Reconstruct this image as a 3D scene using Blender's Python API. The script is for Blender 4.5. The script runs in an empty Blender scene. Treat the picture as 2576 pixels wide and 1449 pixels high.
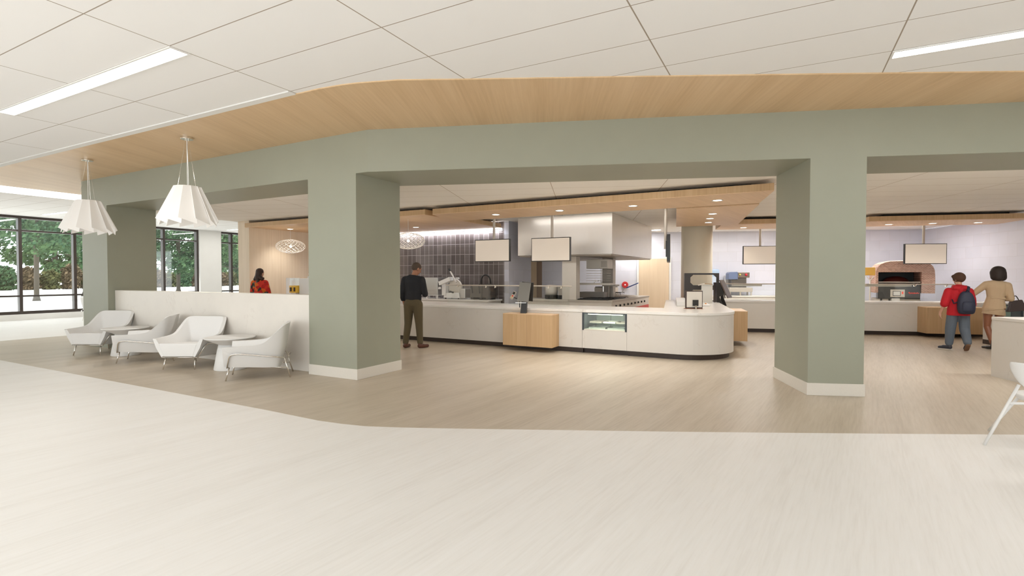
import bpy, bmesh, math, random
from mathutils import Vector, Matrix, noise
rnd = random.Random(7)
PI = math.pi
sc = bpy.context.scene
col = sc.collection

# ------------------------------------------------------------------ camera
CAM_H, PITCH, YAW = 1.5, -0.02233, 0.49072
cd = bpy.data.cameras.new('camera')
cd.lens = 18.0
cd.sensor_width = 36.0
cd.clip_end = 400
cam = bpy.data.objects.new('camera', cd)
cam.location = (0, 0, CAM_H)
cam.rotation_euler = (PI / 2 + PITCH, 0, YAW)
col.objects.link(cam)
sc.camera = cam

# ------------------------------------------------------------------ world, sun, exposure
sc.view_settings.view_transform = 'Standard'
sc.view_settings.look = 'None'
sc.view_settings.gamma = 1.0
sc.view_settings.use_curve_mapping = False
sc.view_settings.exposure = 0.2
sc.cycles.use_denoising = True
sc.cycles.max_bounces = 7
sc.cycles.diffuse_bounces = 5
sc.cycles.glossy_bounces = 3
sc.cycles.transmission_bounces = 4
sc.cycles.transparent_max_bounces = 8
sc.cycles.sample_clamp_indirect = 6.0
sc.cycles.caustics_reflective = False
sc.cycles.caustics_refractive = False

w = bpy.data.worlds.new('sky')
sc.world = w
w.use_nodes = True
bg = w.node_tree.nodes['Background']
bg.inputs[0].default_value = (0.93, 0.975, 1.0, 1)
bg.inputs[1].default_value = 2.75

sun = bpy.data.lights.new('sun', 'SUN')
sun.energy = 4.0
sun.angle = math.radians(2)
sun.color = (1.0, 0.97, 0.93)
so = bpy.data.objects.new('sun', sun)
so.rotation_euler = Vector((0.12, 0.62, -0.77)).to_track_quat('-Z', 'Y').to_euler()
col.objects.link(so)


def area_lamp(name, loc, sx, sy, power, color=(1, .95, .88), parent=None, down=True, rot=None, spread=PI):
    l = bpy.data.lights.new(name, 'AREA')
    l.shape = 'RECTANGLE'
    l.size, l.size_y = sx, sy
    l.energy = power
    l.color = color
    l.spread = spread
    o = bpy.data.objects.new(name, l)
    o.location = loc
    if rot: o.rotation_euler = rot
    col.objects.link(o)
    if parent: o.parent = parent
    return o


# ------------------------------------------------------------------ materials
def lin(c):
    if isinstance(c, str):
        c = [int(c[i:i + 2], 16) / 255 for i in (0, 2, 4)]
        c = [x / 12.92 if x <= .04045 else ((x + .055) / 1.055) ** 2.4 for x in c]
    return (*c[:3], 1)


class NT:
    def __init__(s, m):
        m.use_nodes = True
        s.t = m.node_tree
        s.b = s.t.nodes['Principled BSDF']
    def n(s, kind, **kw):
        x = s.t.nodes.new(kind)
        for k, v in kw.items():
            if k.startswith('i_'):
                key = k[2:]
                x.inputs[int(key) if key.isdigit() else key].default_value = v
            else: setattr(x, k, v)
        return x
    def l(s, a, b): s.t.links.new(a, b)
    def math(s, op, a, b=None, c=None):
        x = s.n('ShaderNodeMath', operation=op)
        for i, v in enumerate((a, b, c)):
            if v is None: continue
            if isinstance(v, (int, float)): x.inputs[i].default_value = v
            else: s.l(v, x.inputs[i])
        return x.outputs[0]
    def ramp(s, fac, stops):
        r = s.n('ShaderNodeValToRGB')
        e = r.color_ramp.elements
        while len(e) < len(stops): e.new(.5)
        for i, (p, c) in enumerate(stops):
            e[i].position = p; e[i].color = lin(c)
        s.l(fac, r.inputs[0])
        return r.outputs[0]


MATS = {}
def flat(name, c, rough=.6, metal=0, spec=.5, emit=None, es=0, bump=None):
    if name in MATS: return MATS[name]
    m = bpy.data.materials.new(name)
    k = NT(m)
    k.b.inputs['Base Color'].default_value = lin(c)
    k.b.inputs['Roughness'].default_value = rough
    k.b.inputs['Metallic'].default_value = metal
    k.b.inputs['Specular IOR Level'].default_value = spec
    if emit:
        k.b.inputs['Emission Color'].default_value = lin(emit)
        k.b.inputs['Emission Strength'].default_value = es
    # a breath of tone variation so no surface is perfectly even
    tc = k.n('ShaderNodeTexCoord')
    nz = k.n('ShaderNodeTexNoise', i_Scale=bump[0] if bump else 3.0, i_Detail=3.0)
    k.l(tc.outputs['Object'], nz.inputs['Vector'])
    hs = k.n('ShaderNodeHueSaturation')
    hs.inputs['Color'].default_value = lin(c)
    k.l(k.math('MULTIPLY_ADD', nz.outputs[0], .06, .97), hs.inputs['Value'])
    k.l(hs.outputs[0], k.b.inputs['Base Color'])
    if bump:
        bp = k.n('ShaderNodeBump', i_Strength=bump[1], i_Distance=.01)
        k.l(nz.outputs[0], bp.inputs['Height'])
        k.l(bp.outputs[0], k.b.inputs['Normal'])
    MATS[name] = m
    return m


def streaks(name, cols, stretch, rough=.5, rotz=0, scale=1.0, spec=.4, slow=.35):
    """fine grain: noise stretched along one axis (small number = along the grain)"""
    m = bpy.data.materials.new(name)
    k = NT(m)
    tc = k.n('ShaderNodeTexCoord')
    r0 = k.n('ShaderNodeMapping')
    r0.inputs['Rotation'].default_value = (0, 0, rotz)
    k.l(tc.outputs['Object'], r0.inputs[0])
    mp = k.n('ShaderNodeMapping')
    mp.inputs['Scale'].default_value = [x * scale for x in stretch]
    k.l(r0.outputs[0], mp.inputs[0])
    n1 = k.n('ShaderNodeTexNoise', i_Scale=1.0, i_Detail=5.0, i_Roughness=.6, i_Distortion=.15)
    k.l(mp.outputs[0], n1.inputs['Vector'])
    mp2 = k.n('ShaderNodeMapping')
    mp2.inputs['Scale'].default_value = [x * scale * .12 for x in stretch]
    k.l(r0.outputs[0], mp2.inputs[0])
    n2 = k.n('ShaderNodeTexNoise', i_Scale=1.0, i_Detail=2.0)
    k.l(mp2.outputs[0], n2.inputs['Vector'])
    f = k.math('ADD', k.math('MULTIPLY', n1.outputs[0], 1 - slow), k.math('MULTIPLY', n2.outputs[0], slow))
    c = k.ramp(f, [(.3, cols[0]), (.5, cols[1]), (.72, cols[2])])
    k.l(c, k.b.inputs['Base Color'])
    k.b.inputs['Roughness'].default_value = rough
    k.b.inputs['Specular IOR Level'].default_value = spec
    return m


def marble(name, base, vein, spot, rough=.35, vs=1.3, va=.5):
    m = bpy.data.materials.new(name)
    k = NT(m)
    tc = k.n('ShaderNodeTexCoord')
    nz = k.n('ShaderNodeTexNoise', i_Scale=vs, i_Detail=6.0, i_Roughness=.62, i_Distortion=1.2)
    k.l(tc.outputs['Object'], nz.inputs['Vector'])
    d = k.math('ABSOLUTE', k.math('SUBTRACT', nz.outputs[0], .5))
    v = k.math('SUBTRACT', 1.0, k.math('SMOOTH_MIN', k.math('MULTIPLY', d, 45.0), 1.0, .1))
    n3 = k.n('ShaderNodeTexNoise', i_Scale=2.2, i_Detail=2.0)
    k.l(tc.outputs['Object'], n3.inputs['Vector'])
    v = k.math('MULTIPLY', v, k.math('GREATER_THAN', n3.outputs[0], .57))
    n2 = k.n('ShaderNodeTexNoise', i_Scale=1.6, i_Detail=8.0, i_Roughness=.7)
    k.l(tc.outputs['Object'], n2.inputs['Vector'])
    b = k.ramp(n2.outputs[0], [(.3, spot), (.62, base)])
    mx = k.n('ShaderNodeMix', data_type='RGBA')
    k.l(k.math('MULTIPLY', v, va), mx.inputs[0])
    k.l(b, mx.inputs[6])
    mx.inputs[7].default_value = lin(vein)
    k.l(mx.outputs[2], k.b.inputs['Base Color'])
    k.b.inputs['Roughness'].default_value = rough
    return m


def tiles(name, bw, bh, c1, c2, mortar, msize, rough=.4, lines=None, offset=0.0, rough_m=.7, squash=1.0, vertical=True):
    m = bpy.data.materials.new(name)
    k = NT(m)
    tc = k.n('ShaderNodeTexCoord')
    sp = k.n('ShaderNodeSeparateXYZ')
    k.l(tc.outputs['Object'], sp.inputs[0])
    cb = k.n('ShaderNodeCombineXYZ')
    k.l(sp.outputs[0], cb.inputs[0])
    k.l(sp.outputs[2 if vertical else 1], cb.inputs[1])
    br = k.n('ShaderNodeTexBrick', offset=offset, squash=squash)
    br.inputs['Color1'].default_value = lin(c1)
    br.inputs['Color2'].default_value = lin(c2)
    br.inputs['Mortar'].default_value = lin(mortar)
    br.inputs['Scale'].default_value = 1.0
    br.inputs['Brick Width'].default_value = bw
    br.inputs['Row Height'].default_value = bh
    br.inputs['Mortar Size'].default_value = msize
    br.inputs['Mortar Smooth'].default_value = .1
    br.inputs['Bias'].default_value = 0.0
    k.l(cb.outputs[0], br.inputs['Vector'])
    out = br.outputs[0]
    nz = k.n('ShaderNodeTexNoise', i_Scale=1.0, i_Detail=4.0)
    mp = k.n('ShaderNodeMapping')
    mp.inputs['Scale'].default_value = lines or (2, 2, 2)
    k.l(tc.outputs['Object'], mp.inputs[0])
    k.l(mp.outputs[0], nz.inputs['Vector'])
    hs = k.n('ShaderNodeHueSaturation')
    k.l(out, hs.inputs['Color'])
    k.l(k.math('MULTIPLY_ADD', nz.outputs[0], .5 if lines else .12, .75 if lines else .94), hs.inputs['Value'])
    k.l(hs.outputs[0], k.b.inputs['Base Color'])
    k.b.inputs['Roughness'].default_value = rough
    bp = k.n('ShaderNodeBump', i_Strength=.4, i_Distance=.004)
    k.l(br.outputs[1], bp.inputs['Height'])
    bp.invert = True
    k.l(bp.outputs[0], k.b.inputs['Normal'])
    return m


def grid_ceiling(name, x0, y0, a, b, c, joint, jw=.012):
    """large ceiling panels: joints every a along x, every b along y"""
    m = bpy.data.materials.new(name)
    k = NT(m)
    tc = k.n('ShaderNodeTexCoord')
    sp = k.n('ShaderNodeSeparateXYZ')
    k.l(tc.outputs['Object'], sp.inputs[0])
    def near(o, off, per, wd):
        f = k.math('FRACT', k.math('DIVIDE', k.math('SUBTRACT', o, off), per))
        d = k.math('MINIMUM', f, k.math('SUBTRACT', 1.0, f))
        return k.math('LESS_THAN', d, wd / per / 2)
    g = k.math('MAXIMUM', near(sp.outputs[0], x0, a, jw), near(sp.outputs[1], y0, b, jw * .8))
    mx = k.n('ShaderNodeMix', data_type='RGBA')
    k.l(g, mx.inputs[0])
    mx.inputs[6].default_value = lin(c)
    mx.inputs[7].default_value = lin(joint)
    k.l(mx.outputs[2], k.b.inputs['Base Color'])
    k.b.inputs['Roughness'].default_value = .85
    k.b.inputs['Specular IOR Level'].default_value = .2
    return m


def emitter(name, c, s):
    if name in MATS: return MATS[name]
    m = bpy.data.materials.new(name)
    k = NT(m)
    k.b.inputs['Base Color'].default_value = lin(c)
    k.b.inputs['Emission Color'].default_value = lin(c)
    k.b.inputs['Emission Strength'].default_value = s
    MATS[name] = m
    return m


def glass(name, tint=(.97, .99, .98), refl=.07):
    m = bpy.data.materials.new(name)
    m.use_nodes = True
    t = m.node_tree
    t.nodes.clear()
    o = t.nodes.new('ShaderNodeOutputMaterial')
    a = t.nodes.new('ShaderNodeBsdfTransparent'); a.inputs[0].default_value = (*tint, 1)
    b = t.nodes.new('ShaderNodeBsdfGlossy'); b.inputs['Roughness'].default_value = .03
    x = t.nodes.new('ShaderNodeMixShader'); x.inputs[0].default_value = refl
    t.links.new(a.outputs[0], x.inputs[1]); t.links.new(b.outputs[0], x.inputs[2]); t.links.new(x.outputs[0], o.inputs[0])
    return m


M = {}
M['green'] = flat('sage_paint', (.325, .332, .26), .5)
M['white_wall'] = flat('white_paint', (.80, .79, .76), .7)
M['cream_paint'] = flat('cream_paint', (.86, .80, .66), .6)
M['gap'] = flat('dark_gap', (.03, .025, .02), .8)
M['floor_light'] = streaks('lobby_floor_vinyl', [(.77, .74, .70), (.825, .80, .765), (.855, .835, .81)], (42, 2.2, 1), .45, rotz=.12, spec=.3, slow=.4)
M['floor_wood'] = streaks('wood_look_vinyl', [(.42, .35, .265), (.515, .44, .345), (.59, .515, .42)], (38, 2.0, 1), .38, rotz=.12, spec=.4, slow=.45)
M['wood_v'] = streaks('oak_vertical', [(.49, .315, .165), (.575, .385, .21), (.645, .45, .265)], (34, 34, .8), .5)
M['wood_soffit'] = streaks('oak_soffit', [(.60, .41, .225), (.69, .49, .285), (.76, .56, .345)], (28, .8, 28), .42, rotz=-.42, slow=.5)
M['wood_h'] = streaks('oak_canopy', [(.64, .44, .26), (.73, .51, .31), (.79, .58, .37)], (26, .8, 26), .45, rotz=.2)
M['wood_nook'] = streaks('pale_oak_nook', [(.68, .56, .42), (.76, .64, .49), (.82, .70, .56)], (30, 30, .7), .5)
M['wood_pale'] = streaks('pale_oak', [(.64, .50, .34), (.70, .56, .40), (.76, .62, .46)], (26, 26, .7), .5)
M['marble'] = marble('cream_marble', (.80, .755, .69), (.46, .38, .31), (.76, .715, .655), .4, 1.4, .14)
M['quartz'] = marble('white_quartz', (.68, .645, .60), (.42, .35, .28), (.66, .62, .57), .3, 1.4, .18)
M['quartz_top'] = marble('quartz_top', (.84, .815, .775), (.6, .52, .44), (.82, .79, .75), .25, .9, .3)
M['plinth'] = flat('stone_plinth', (.72, .68, .61), .6, bump=(60, .2))
M['kick'] = flat('brown_kick', (.045, .028, .02), .5)
M['black'] = flat('black_plastic', (.018, .017, .016), .35)
M['bronze'] = flat('bronze_mullion', (.045, .032, .026), .4)
M['steel'] = flat('brushed_steel', (.62, .60, .57), .32, metal=.9)
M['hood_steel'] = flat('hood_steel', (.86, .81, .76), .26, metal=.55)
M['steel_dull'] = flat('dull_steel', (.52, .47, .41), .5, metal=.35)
M['steel_pale'] = flat('pale_steel', (.70, .65, .58), .45, metal=.2)
M['chrome'] = flat('chrome', (.80, .76, .70), .12, metal=1)
M['white'] = flat('white_upholstery', (.80, .79, .775), .6)
M['white_plastic'] = flat('white_plastic', (.80, .79, .77), .35)
M['screen'] = flat('screen_grey', (.62, .55, .47), .30, emit=(.62, .55, .47), es=.34)
M['screen_dark'] = flat('grey_screen', (.22, .21, .19), .25)
M['lightpanel'] = emitter('light_panel', (1, .985, .95), 7.0)
M['downlight'] = emitter('downlight_lens', (1, .95, .86), 9.0)
M['dark_tile'] = tiles('dark_striated_tile', .168, .31, (.09, .07, .064), (.175, .147, .137), (.42, .38, .37), .006, .28, lines=(1.5, 1.5, 46))
M['pale_tile'] = tiles('pale_wall_tile', .62, .34, (.70, .71, .79), (.655, .665, .745), (.58, .575, .61), .003, .4, lines=None, offset=.5)
M['glass'] = glass('clear_glass', (.97, .985, .98), .06)
M['glass_g'] = glass('green_glass', (.88, .94, .90), .10)
M['ceil_lobby'] = grid_ceiling('lobby_ceiling_panels', -8.801, 3.3106, 1.9305, .64276, (.87, .86, .845), (.38, .32, .26))
M['ceil_kitchen'] = grid_ceiling('kitchen_ceiling_panels', .533, 2.397, 1.9305, .64276, (.95, .925, .885), (.50, .40, .33), .010)
M['ground'] = flat('pale_ground', (.80, .80, .76), .9)

# ------------------------------------------------------------------ mesh tools
class MB:
    def __init__(s): s.b = bmesh.new()
    def _tf(s, vs, mat):
        if mat is not None: bmesh.ops.transform(s.b, matrix=mat, verts=vs)
    def box(s, x0, y0, z0, x1, y1, z1, mat=None):
        return s.prism([(x0, y0), (x1, y0), (x1, y1), (x0, y1)], z0, z1, mat)
    def prism(s, pts, z0, z1, mat=None):
        ar = sum(a[0] * b[1] - b[0] * a[1] for a, b in zip(pts, pts[1:] + pts[:1]))
        if ar < 0: pts = pts[::-1]
        if z1 < z0: z0, z1 = z1, z0
        lo = [s.b.verts.new((x, y, z0)) for x, y in pts]
        hi = [s.b.verts.new((x, y, z1)) for x, y in pts]
        n = len(pts)
        s.b.faces.new(hi); s.b.faces.new(lo[::-1])
        for i in range(n): s.b.faces.new((lo[i], lo[(i + 1) % n], hi[(i + 1) % n], hi[i]))
        s._tf(lo + hi, mat)
        return s
    def hexa(s, p):
        """8 corners: bottom 4 ccw, top 4 ccw"""
        v = [s.b.verts.new(q) for q in p]
        for f in ((3, 2, 1, 0), (4, 5, 6, 7), (0, 1, 5, 4), (1, 2, 6, 5), (2, 3, 7, 6), (3, 0, 4, 7)):
            s.b.faces.new([v[i] for i in f])
        return s
    def loft(s, rings, close=True, caps=True):
        vr = [[s.b.verts.new(q) for q in r] for r in rings]
        for a, b in zip(vr, vr[1:]):
            n = len(a)
            for i in range(n if close else n - 1):
                s.b.faces.new((a[i], a[(i + 1) % n], b[(i + 1) % n], b[i]))
        if caps and close:
            s.b.faces.new(vr[0][::-1]); s.b.faces.new(vr[-1])
        return s
    def lathe(s, prof, seg=32, c=(0, 0, 0), mat=None, caps=True):
        rings = []
        for r, z in prof:
            rings.append([(c[0] + r * math.cos(2 * PI * i / seg), c[1] + r * math.sin(2 * PI * i / seg), c[2] + z) for i in range(seg)])
        vr = [[s.b.verts.new(q) for q in r] for r in rings]
        for a, b in zip(vr, vr[1:]):
            for i in range(seg): s.b.faces.new((a[i], a[(i + 1) % seg], b[(i + 1) % seg], b[i]))
        if caps and prof[0][0] > 1e-6: s.b.faces.new(vr[0][::-1])
        if caps and prof[-1][0] > 1e-6: s.b.faces.new(vr[-1])
        s._tf([v for r in vr for v in r], mat)
        return s
    def cyl(s, p0, p1, r0, r1=None, seg=16):
        r1 = r0 if r1 is None else r1
        p0, p1 = Vector(p0), Vector(p1)
        d = (p1 - p0).normalized()
        u = d.orthogonal().normalized(); v = d.cross(u)
        rg = [[p + (u * math.cos(2 * PI * i / seg) + v * math.sin(2 * PI * i / seg)) * r for i in range(seg)] for p, r in ((p0, r0), (p1, r1))]
        return s.loft(rg)
    def tube(s, pts, r, seg=8, round_=0):
        pts = [Vector(p) for p in pts]
        if round_:
            q = [pts[0]]
            for a, b, c in zip(pts, pts[1:], pts[2:]):
                d0 = min(round_, (b - a).length * .45); d1 = min(round_, (c - b).length * .45)
                s0 = b + (a - b).normalized() * d0; s1 = b + (c - b).normalized() * d1
                for i in range(5):
                    t = i / 4
                    q.append(s0 * (1 - t) ** 2 + b * 2 * t * (1 - t) + s1 * t * t)
            q.append(pts[-1]); pts = q
        rings = []
        u = None
        for i, p in enumerate(pts):
            d = (pts[min(i + 1, len(pts) - 1)] - pts[max(i - 1, 0)]).normalized()
            if u is None: u = d.orthogonal().normalized()
            u = (u - d * u.dot(d)).normalized()
            v = d.cross(u)
            rings.append([p + (u * math.cos(2 * PI * j / seg) + v * math.sin(2 * PI * j / seg)) * r for j in range(seg)])
        return s.loft(rings)
    def ball(s, c, r, seg=16, mat=None):
        if isinstance(r, (int, float)): r = (r, r, r)
        res = bmesh.ops.create_uvsphere(s.b, u_segments=seg, v_segments=max(6, seg // 2), radius=1)
        mm = Matrix.Translation(c) @ (mat or Matrix.Identity(4)) @ Matrix.Diagonal((*r, 1))
        bmesh.ops.transform(s.b, matrix=mm, verts=res['verts'])
        return s
    def build(s, name, m, parent=None, smooth=False, bevel=0, seg=2, loc=None, rotz=0, sub=0):
        bmesh.ops.recalc_face_normals(s.b, faces=s.b.faces)
        me = bpy.data.meshes.new(name)
        s.b.to_mesh(me); s.b.free()
        if smooth:
            for p in me.polygons: p.use_smooth = True
        me.materials.append(m)
        o = bpy.data.objects.new(name, me)
        col.objects.link(o)
        if parent: o.parent = parent
        if loc: o.location = loc
        if rotz: o.rotation_euler = (0, 0, rotz)
        if bevel:
            md = o.modifiers.new('bevel', 'BEVEL'); md.width = bevel; md.segments = seg; md.limit_method = 'ANGLE'; md.angle_limit = math.radians(40)
        if sub:
            md = o.modifiers.new('sub', 'SUBSURF'); md.levels = sub; md.render_levels = sub
        return o


def tag(o, label, cat, group=None, kind=None):
    if label: o['label'] = label
    if cat: o['category'] = cat
    if group: o['group'] = group
    if kind: o['kind'] = kind
    return o

def thing(name, label, cat, loc=(0, 0, 0), rotz=0, group=None):
    o = bpy.data.objects.new(name, None)
    col.objects.link(o)
    o.location = loc; o.rotation_euler = (0, 0, rotz)
    o.empty_display_size = .2
    return tag(o, label, cat, group)

def struct(o): o['kind'] = 'structure'; return o

def copy_tree(o, parent=None):
    c = o.copy(); col.objects.link(c)
    if parent: c.parent = parent
    for ch in list(o.children): copy_tree(ch, c)
    return c

def part_label(o, text): o['label'] = text; return o

# frames of the plan: B = the long facade, turned 20 degrees; D = kitchen leg, -10.8 degrees; E = back counter 16 degrees
TH = .34907
C = Vector((-5.236, 5.462))
eB = Vector((math.cos(TH), math.sin(TH))); nB = Vector((-math.sin(TH), math.cos(TH)))
def B(s, t): v = C + eB * s + nB * t; return (v.x, v.y)
ROOT_B = (C.x, C.y, 0)
HDR, TOP, KC = 2.983, 3.587, 3.10

# ================================================================== ROOM SHELL
m = MB(); m.box(-30, -9, -.12, 22, 26, -.0008)
struct(m.build('floor', M['floor_light']))
edge = [(-16.1, 3.75), (-5.2, 3.75), (-4.6, 3.735), (-4.281, 3.728), (-3.974, 3.758), (-3.699, 3.81), (-3.391, 3.929), (-2.9, 4.15), (-2.313, 4.429), (-.919, 5.09), (.431, 5.755), (2.013, 6.55), (8.5, 9.8)]
m = MB(); m.prism(edge + [(17.5, 14), (11, 24), (-16.1, 17.7)], -.03, .0)
struct(m.build('floor', M['floor_wood']))
# lobby ceiling, kitchen ceiling
m = MB(); m.box(-23.5, -4.5, TOP, 16, 5.6, TOP + .3); m.box(-23.5, 5.6, TOP, -14.15, 17.7, TOP + .3)
m.prism([(-14.15, 5.6), (6, 5.6), (20, 11), (16, 16), (-14.15, 16)], TOP + .001, TOP + .3)
struct(m.build('ceiling', M['ceil_lobby']))
def loc_b(p): d = Vector(p) - C; return (d.dot(eB), d.dot(nB))
kc = [(-14.15, 6.3), (-6.0, 6.3), B(0, 1.05), B(14.34, 1.05), B(14.34, 12.2), B(0, 12.2), (-14.15, 20)]
m = MB(); m.prism([loc_b(p) for p in kc], KC, TOP - .002)
struct(m.build('ceiling', M['ceil_kitchen'], loc=ROOT_B, rotz=TH))
# wood soffit band along the facade
we = [(-15.76, 4.03), (-5.3, 4.03), (-4.98, 4.03), (-4.594, 4.037), (-4.271, 4.072), (-4.077, 4.114), (-3.648, 4.25), (-3.3, 4.42), (-3.023, 4.56), (-1.395, 5.345), (.063, 6.06), (2.11, 7.07), (7.5, 9.7)]
m = MB(); m.prism(we + [B(13.5, .3), B(-.1, .3), (-5.3, 5.9), (-13.4, 5.9), (-13.4, 9.0), (-15.76, 9.0)], TOP - .012, TOP + .003)
s_ = struct(m.build('ceiling', M['wood_soffit']))
m = MB(); m.box(-15.76, 3.93, TOP - .014, -4.95, 4.028, TOP + .002)
struct(m.build('trim_1', M['white_wall']))
# the sage facade: header and columns in one mesh, mitred where it turns
inner = (-5.994, 6.41)
m = MB()
m.prism([(-13.57, 5.462), (C.x, C.y), inner, (-13.57, 6.41)], HDR, TOP)
m.prism([(C.x, C.y), B(13.5, 0), B(13.5, 1.15), inner], HDR, TOP)
m.box(-13.57, 5.462, 0, -12.506, 6.41, HDR)
m.box(-6.456, 5.462, 0, -5.463, 6.41, HDR)
m.prism([B(5.848, 0), B(6.50, 0), B(6.50, 1.15), B(5.848, 1.15)], 0, HDR)
m.prism([B(12.4, 0), B(13.5, 0), B(13.5, 1.15), B(12.4, 1.15)], 0, HDR)
bmesh.ops.remove_doubles(m.b, verts=m.b.verts, dist=1e-4)
struct(m.build('wall_front', M['green']))
def skirt(name, pts):
    m = MB(); m.prism(pts, 0, .155)
    return struct(m.build(name, M['plinth'], bevel=.004))
e = .014
skirt('baseboard_front', [(-6.456 - e * .3, 5.462 - e), (-5.463 + e, 5.462 - e), (-5.463 + e, 6.41 + e), (-6.456 - e * .3, 6.41 + e)])
skirt('baseboard_right', [B(5.848 - e, -e), B(6.5 + e, -e), B(6.5 + e, 1.15 + e), B(5.848 - e, 1.15 + e)])
# low marble wall between the first two columns
m = MB(); m.box(-12.5, 5.586, 0, -6.462, 5.80, 1.212)
tag(m.build('low_wall', M['marble'], bevel=.004), 'long waist-high cream marble wall behind the white lounge chairs', 'wall')
# right-hand marble block
m = MB(); m.prism([B(9.13, 1.73), B(9.13, -2.2), B(9.75, -2.2), B(9.75, 1.73)], 0, .85)
blk = thing('low_wall', 'marble half-height wall block at the far right behind the white shell chair', 'wall')
o = m.build('wall_panel', M['quartz'], blk)
m = MB(); m.prism([B(9.125, 1.735), B(9.125, -2.2), B(9.76, -2.2), B(9.76, 1.735)], .85, .895); m.build('wall_cap', M['quartz'], blk, bevel=.004)

# kitchen walls
m = MB(); m.box(-13.7, 13.0, 0, -7.2, 13.15, KC)
struct(m.build('wall_back', M['dark_tile'], loc=(0, 0, 0)))
m = MB(); m.box(0, -.15, 0, 1.47, 0, KC)                       # pale tiled wall going back from the dark one
struct(m.build('wall_left', M['pale_tile'], loc=(-7.2, 13.0, 0), rotz=PI / 2))
m = MB(); m.box(-2.2, 12.2, 0, 14.5, 12.35, KC)
struct(m.build('wall_back', M['pale_tile'], loc=ROOT_B, rotz=TH))
m = MB(); m.box(0, 0, 0, 12.2, .15, KC)
p_ = B(14.5, 0)
struct(m.build('wall_right', M['pale_tile'], loc=(p_[0], p_[1], 0), rotz=TH + PI / 2))
# wooden end wall of the nook and its end face
m = MB(); m.box(-14.08, 9.42, 0, -13.58, 13.0, KC)
struct(m.build('wall_left', M['wood_nook']))
# window side: knee wall, white pier, far wall
m = MB(); m.box(-23.5, -9, 0, -23.2, 17.7, .2); m.box(-23.5, 13.64, .2, -23.1, 14.62, TOP); m.box(-23.5, 17.0, .2, -23.2, 17.7, TOP)
struct(m.build('wall_left', M['white_wall']))
m = MB(); m.box(-23.5, 17.7, 0, -13.7, 17.9, TOP)
struct(m.build('wall_back', M['white_wall']))
m = MB(); m.box(8.0, -4.7, 0, 13.2, -4.5, TOP); m.box(-23.5, -4.7, 0, -11, -4.5, TOP); m.box(13.0, -4.5, 0, 13.2, 8.6, TOP)  # unseen walls added to hold back side light, rear gap left for daylight
struct(m.build('wall_right', M['white_wall']))

def window(n, y0, y1, muls):
    r = bpy.data.objects.new('window_%d' % n, None); col.objects.link(r); r.location = (-23.3, y0, 0); struct(r)
    m = MB()
    L = y1 - y0
    m.box(-.09, 0, .2, .09, L, .30); m.box(-.09, 0, 3.50, .09, L, TOP)
    for z in (.80, 3.055): m.box(-.08, 0, z, .08, L, z + .055)
    for y in muls: m.box(-.09, y - y0 - .045, .3, .09, y - y0 + .045, 3.5)
    m.build('window_frame', M['bronze'], r)
    m = MB(); m.box(-.006, .01, .29, .006, L - .01, 3.51)
    m.build('window_pane', M['glass'], r)
window(1, -8.9, 13.64, [-6.2, -4.67, -3.13, -1.6, -.07, 1.46, 3.0, 4.52, 6.05, 7.58, 9.115, 10.65, 12.2, 13.6])
window(2, 14.62, 17.0, [14.66, 15.2, 16.96])

# ------------------------------------------------------------------ ceiling lights
def linear_light(x0, x1, y0, y1, label, power, z=TOP):
    t = thing('ceiling_light', label, 'ceiling light', ((x0 + x1) / 2, (y0 + y1) / 2, z))
    a, b = (x1 - x0) / 2, (y1 - y0) / 2
    m = MB(); f = .018
    for q in ((-a, -b, a, -b + f), (-a, b - f, a, b), (-a, -b + f, -a + f, b - f), (a - f, -b + f, a, b - f)):
        m.box(q[0], q[1], -.012, q[2], q[3], .0)
    m.build('light_frame', M['white_wall'], t)
    m = MB(); m.box(-a + f, -b + f, -.008, a - f, b - f, -.002)
    m.build('diffuser', M['lightpanel'], t)
    area_lamp('lamp', (0, 0, -.03), 2 * a - .05, 2 * b - .05, power, (1, .97, .93), t)
    return t
linear_light(-8.80, -4.94, 2.667, 2.855, 'long white strip light in the upper left of the panelled ceiling', 16)
linear_light(.853, 4.71, 5.882, 6.068, 'white strip light at the upper right edge of the panelled ceiling', 16)
linear_light(-22.1, -20.3, 7.75, 7.93, 'short distant strip light above the left windows, behind the left pleated pendant', 25)
linear_light(-22.1, -20.2, 14.2, 14.38, 'small far strip light seen above the white pier near the windows', 25)
# glowing trough across the end of the wood soffit
t = thing('ceiling_light', 'wide glowing light trough crossing the ceiling left of the sage wall', 'ceiling light', (-16.35, 6.0, TOP))
m = MB(); m.box(-.57, -8, -.012, -.55, 5, 0); m.box(.55, -8, -.012, .57, 5, 0)
m.build('light_frame', M['white_wall'], t)
m = MB(); m.box(-.55, -8, -.03, .55, 5, -.002)
m.build('diffuser', emitter('trough_glow', (1, .99, .97), 1.8), t)

# ================================================================== WOOD CANOPIES WITH DOWNLIGHTS
def canopy(pts, label, zb=2.9, zt=3.03, group='hanging oak canopies'):
    cx = sum(p[0] for p in pts) / len(pts); cy = sum(p[1] for p in pts) / len(pts)
    t = thing('ceiling_canopy', label, 'ceiling canopy', (cx, cy, zb), 0)
    q = [(x - cx, y - cy) for x, y in pts]
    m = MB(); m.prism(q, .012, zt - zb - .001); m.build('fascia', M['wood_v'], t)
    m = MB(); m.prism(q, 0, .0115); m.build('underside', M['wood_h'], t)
    q2 = [(x - math.copysign(min(.36, abs(x) * .6), x), y - math.copysign(min(.36, abs(y) * .55), y)) for x, y in q]
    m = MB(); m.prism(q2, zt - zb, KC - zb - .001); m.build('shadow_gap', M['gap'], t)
    return t
canopy([(-7.06, 9.4), (-.18, 9.42), (-.455, 10.85), (-7.52, 10.75)], 'long oak canopy over the front of the service counter, with four downlights')
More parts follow.
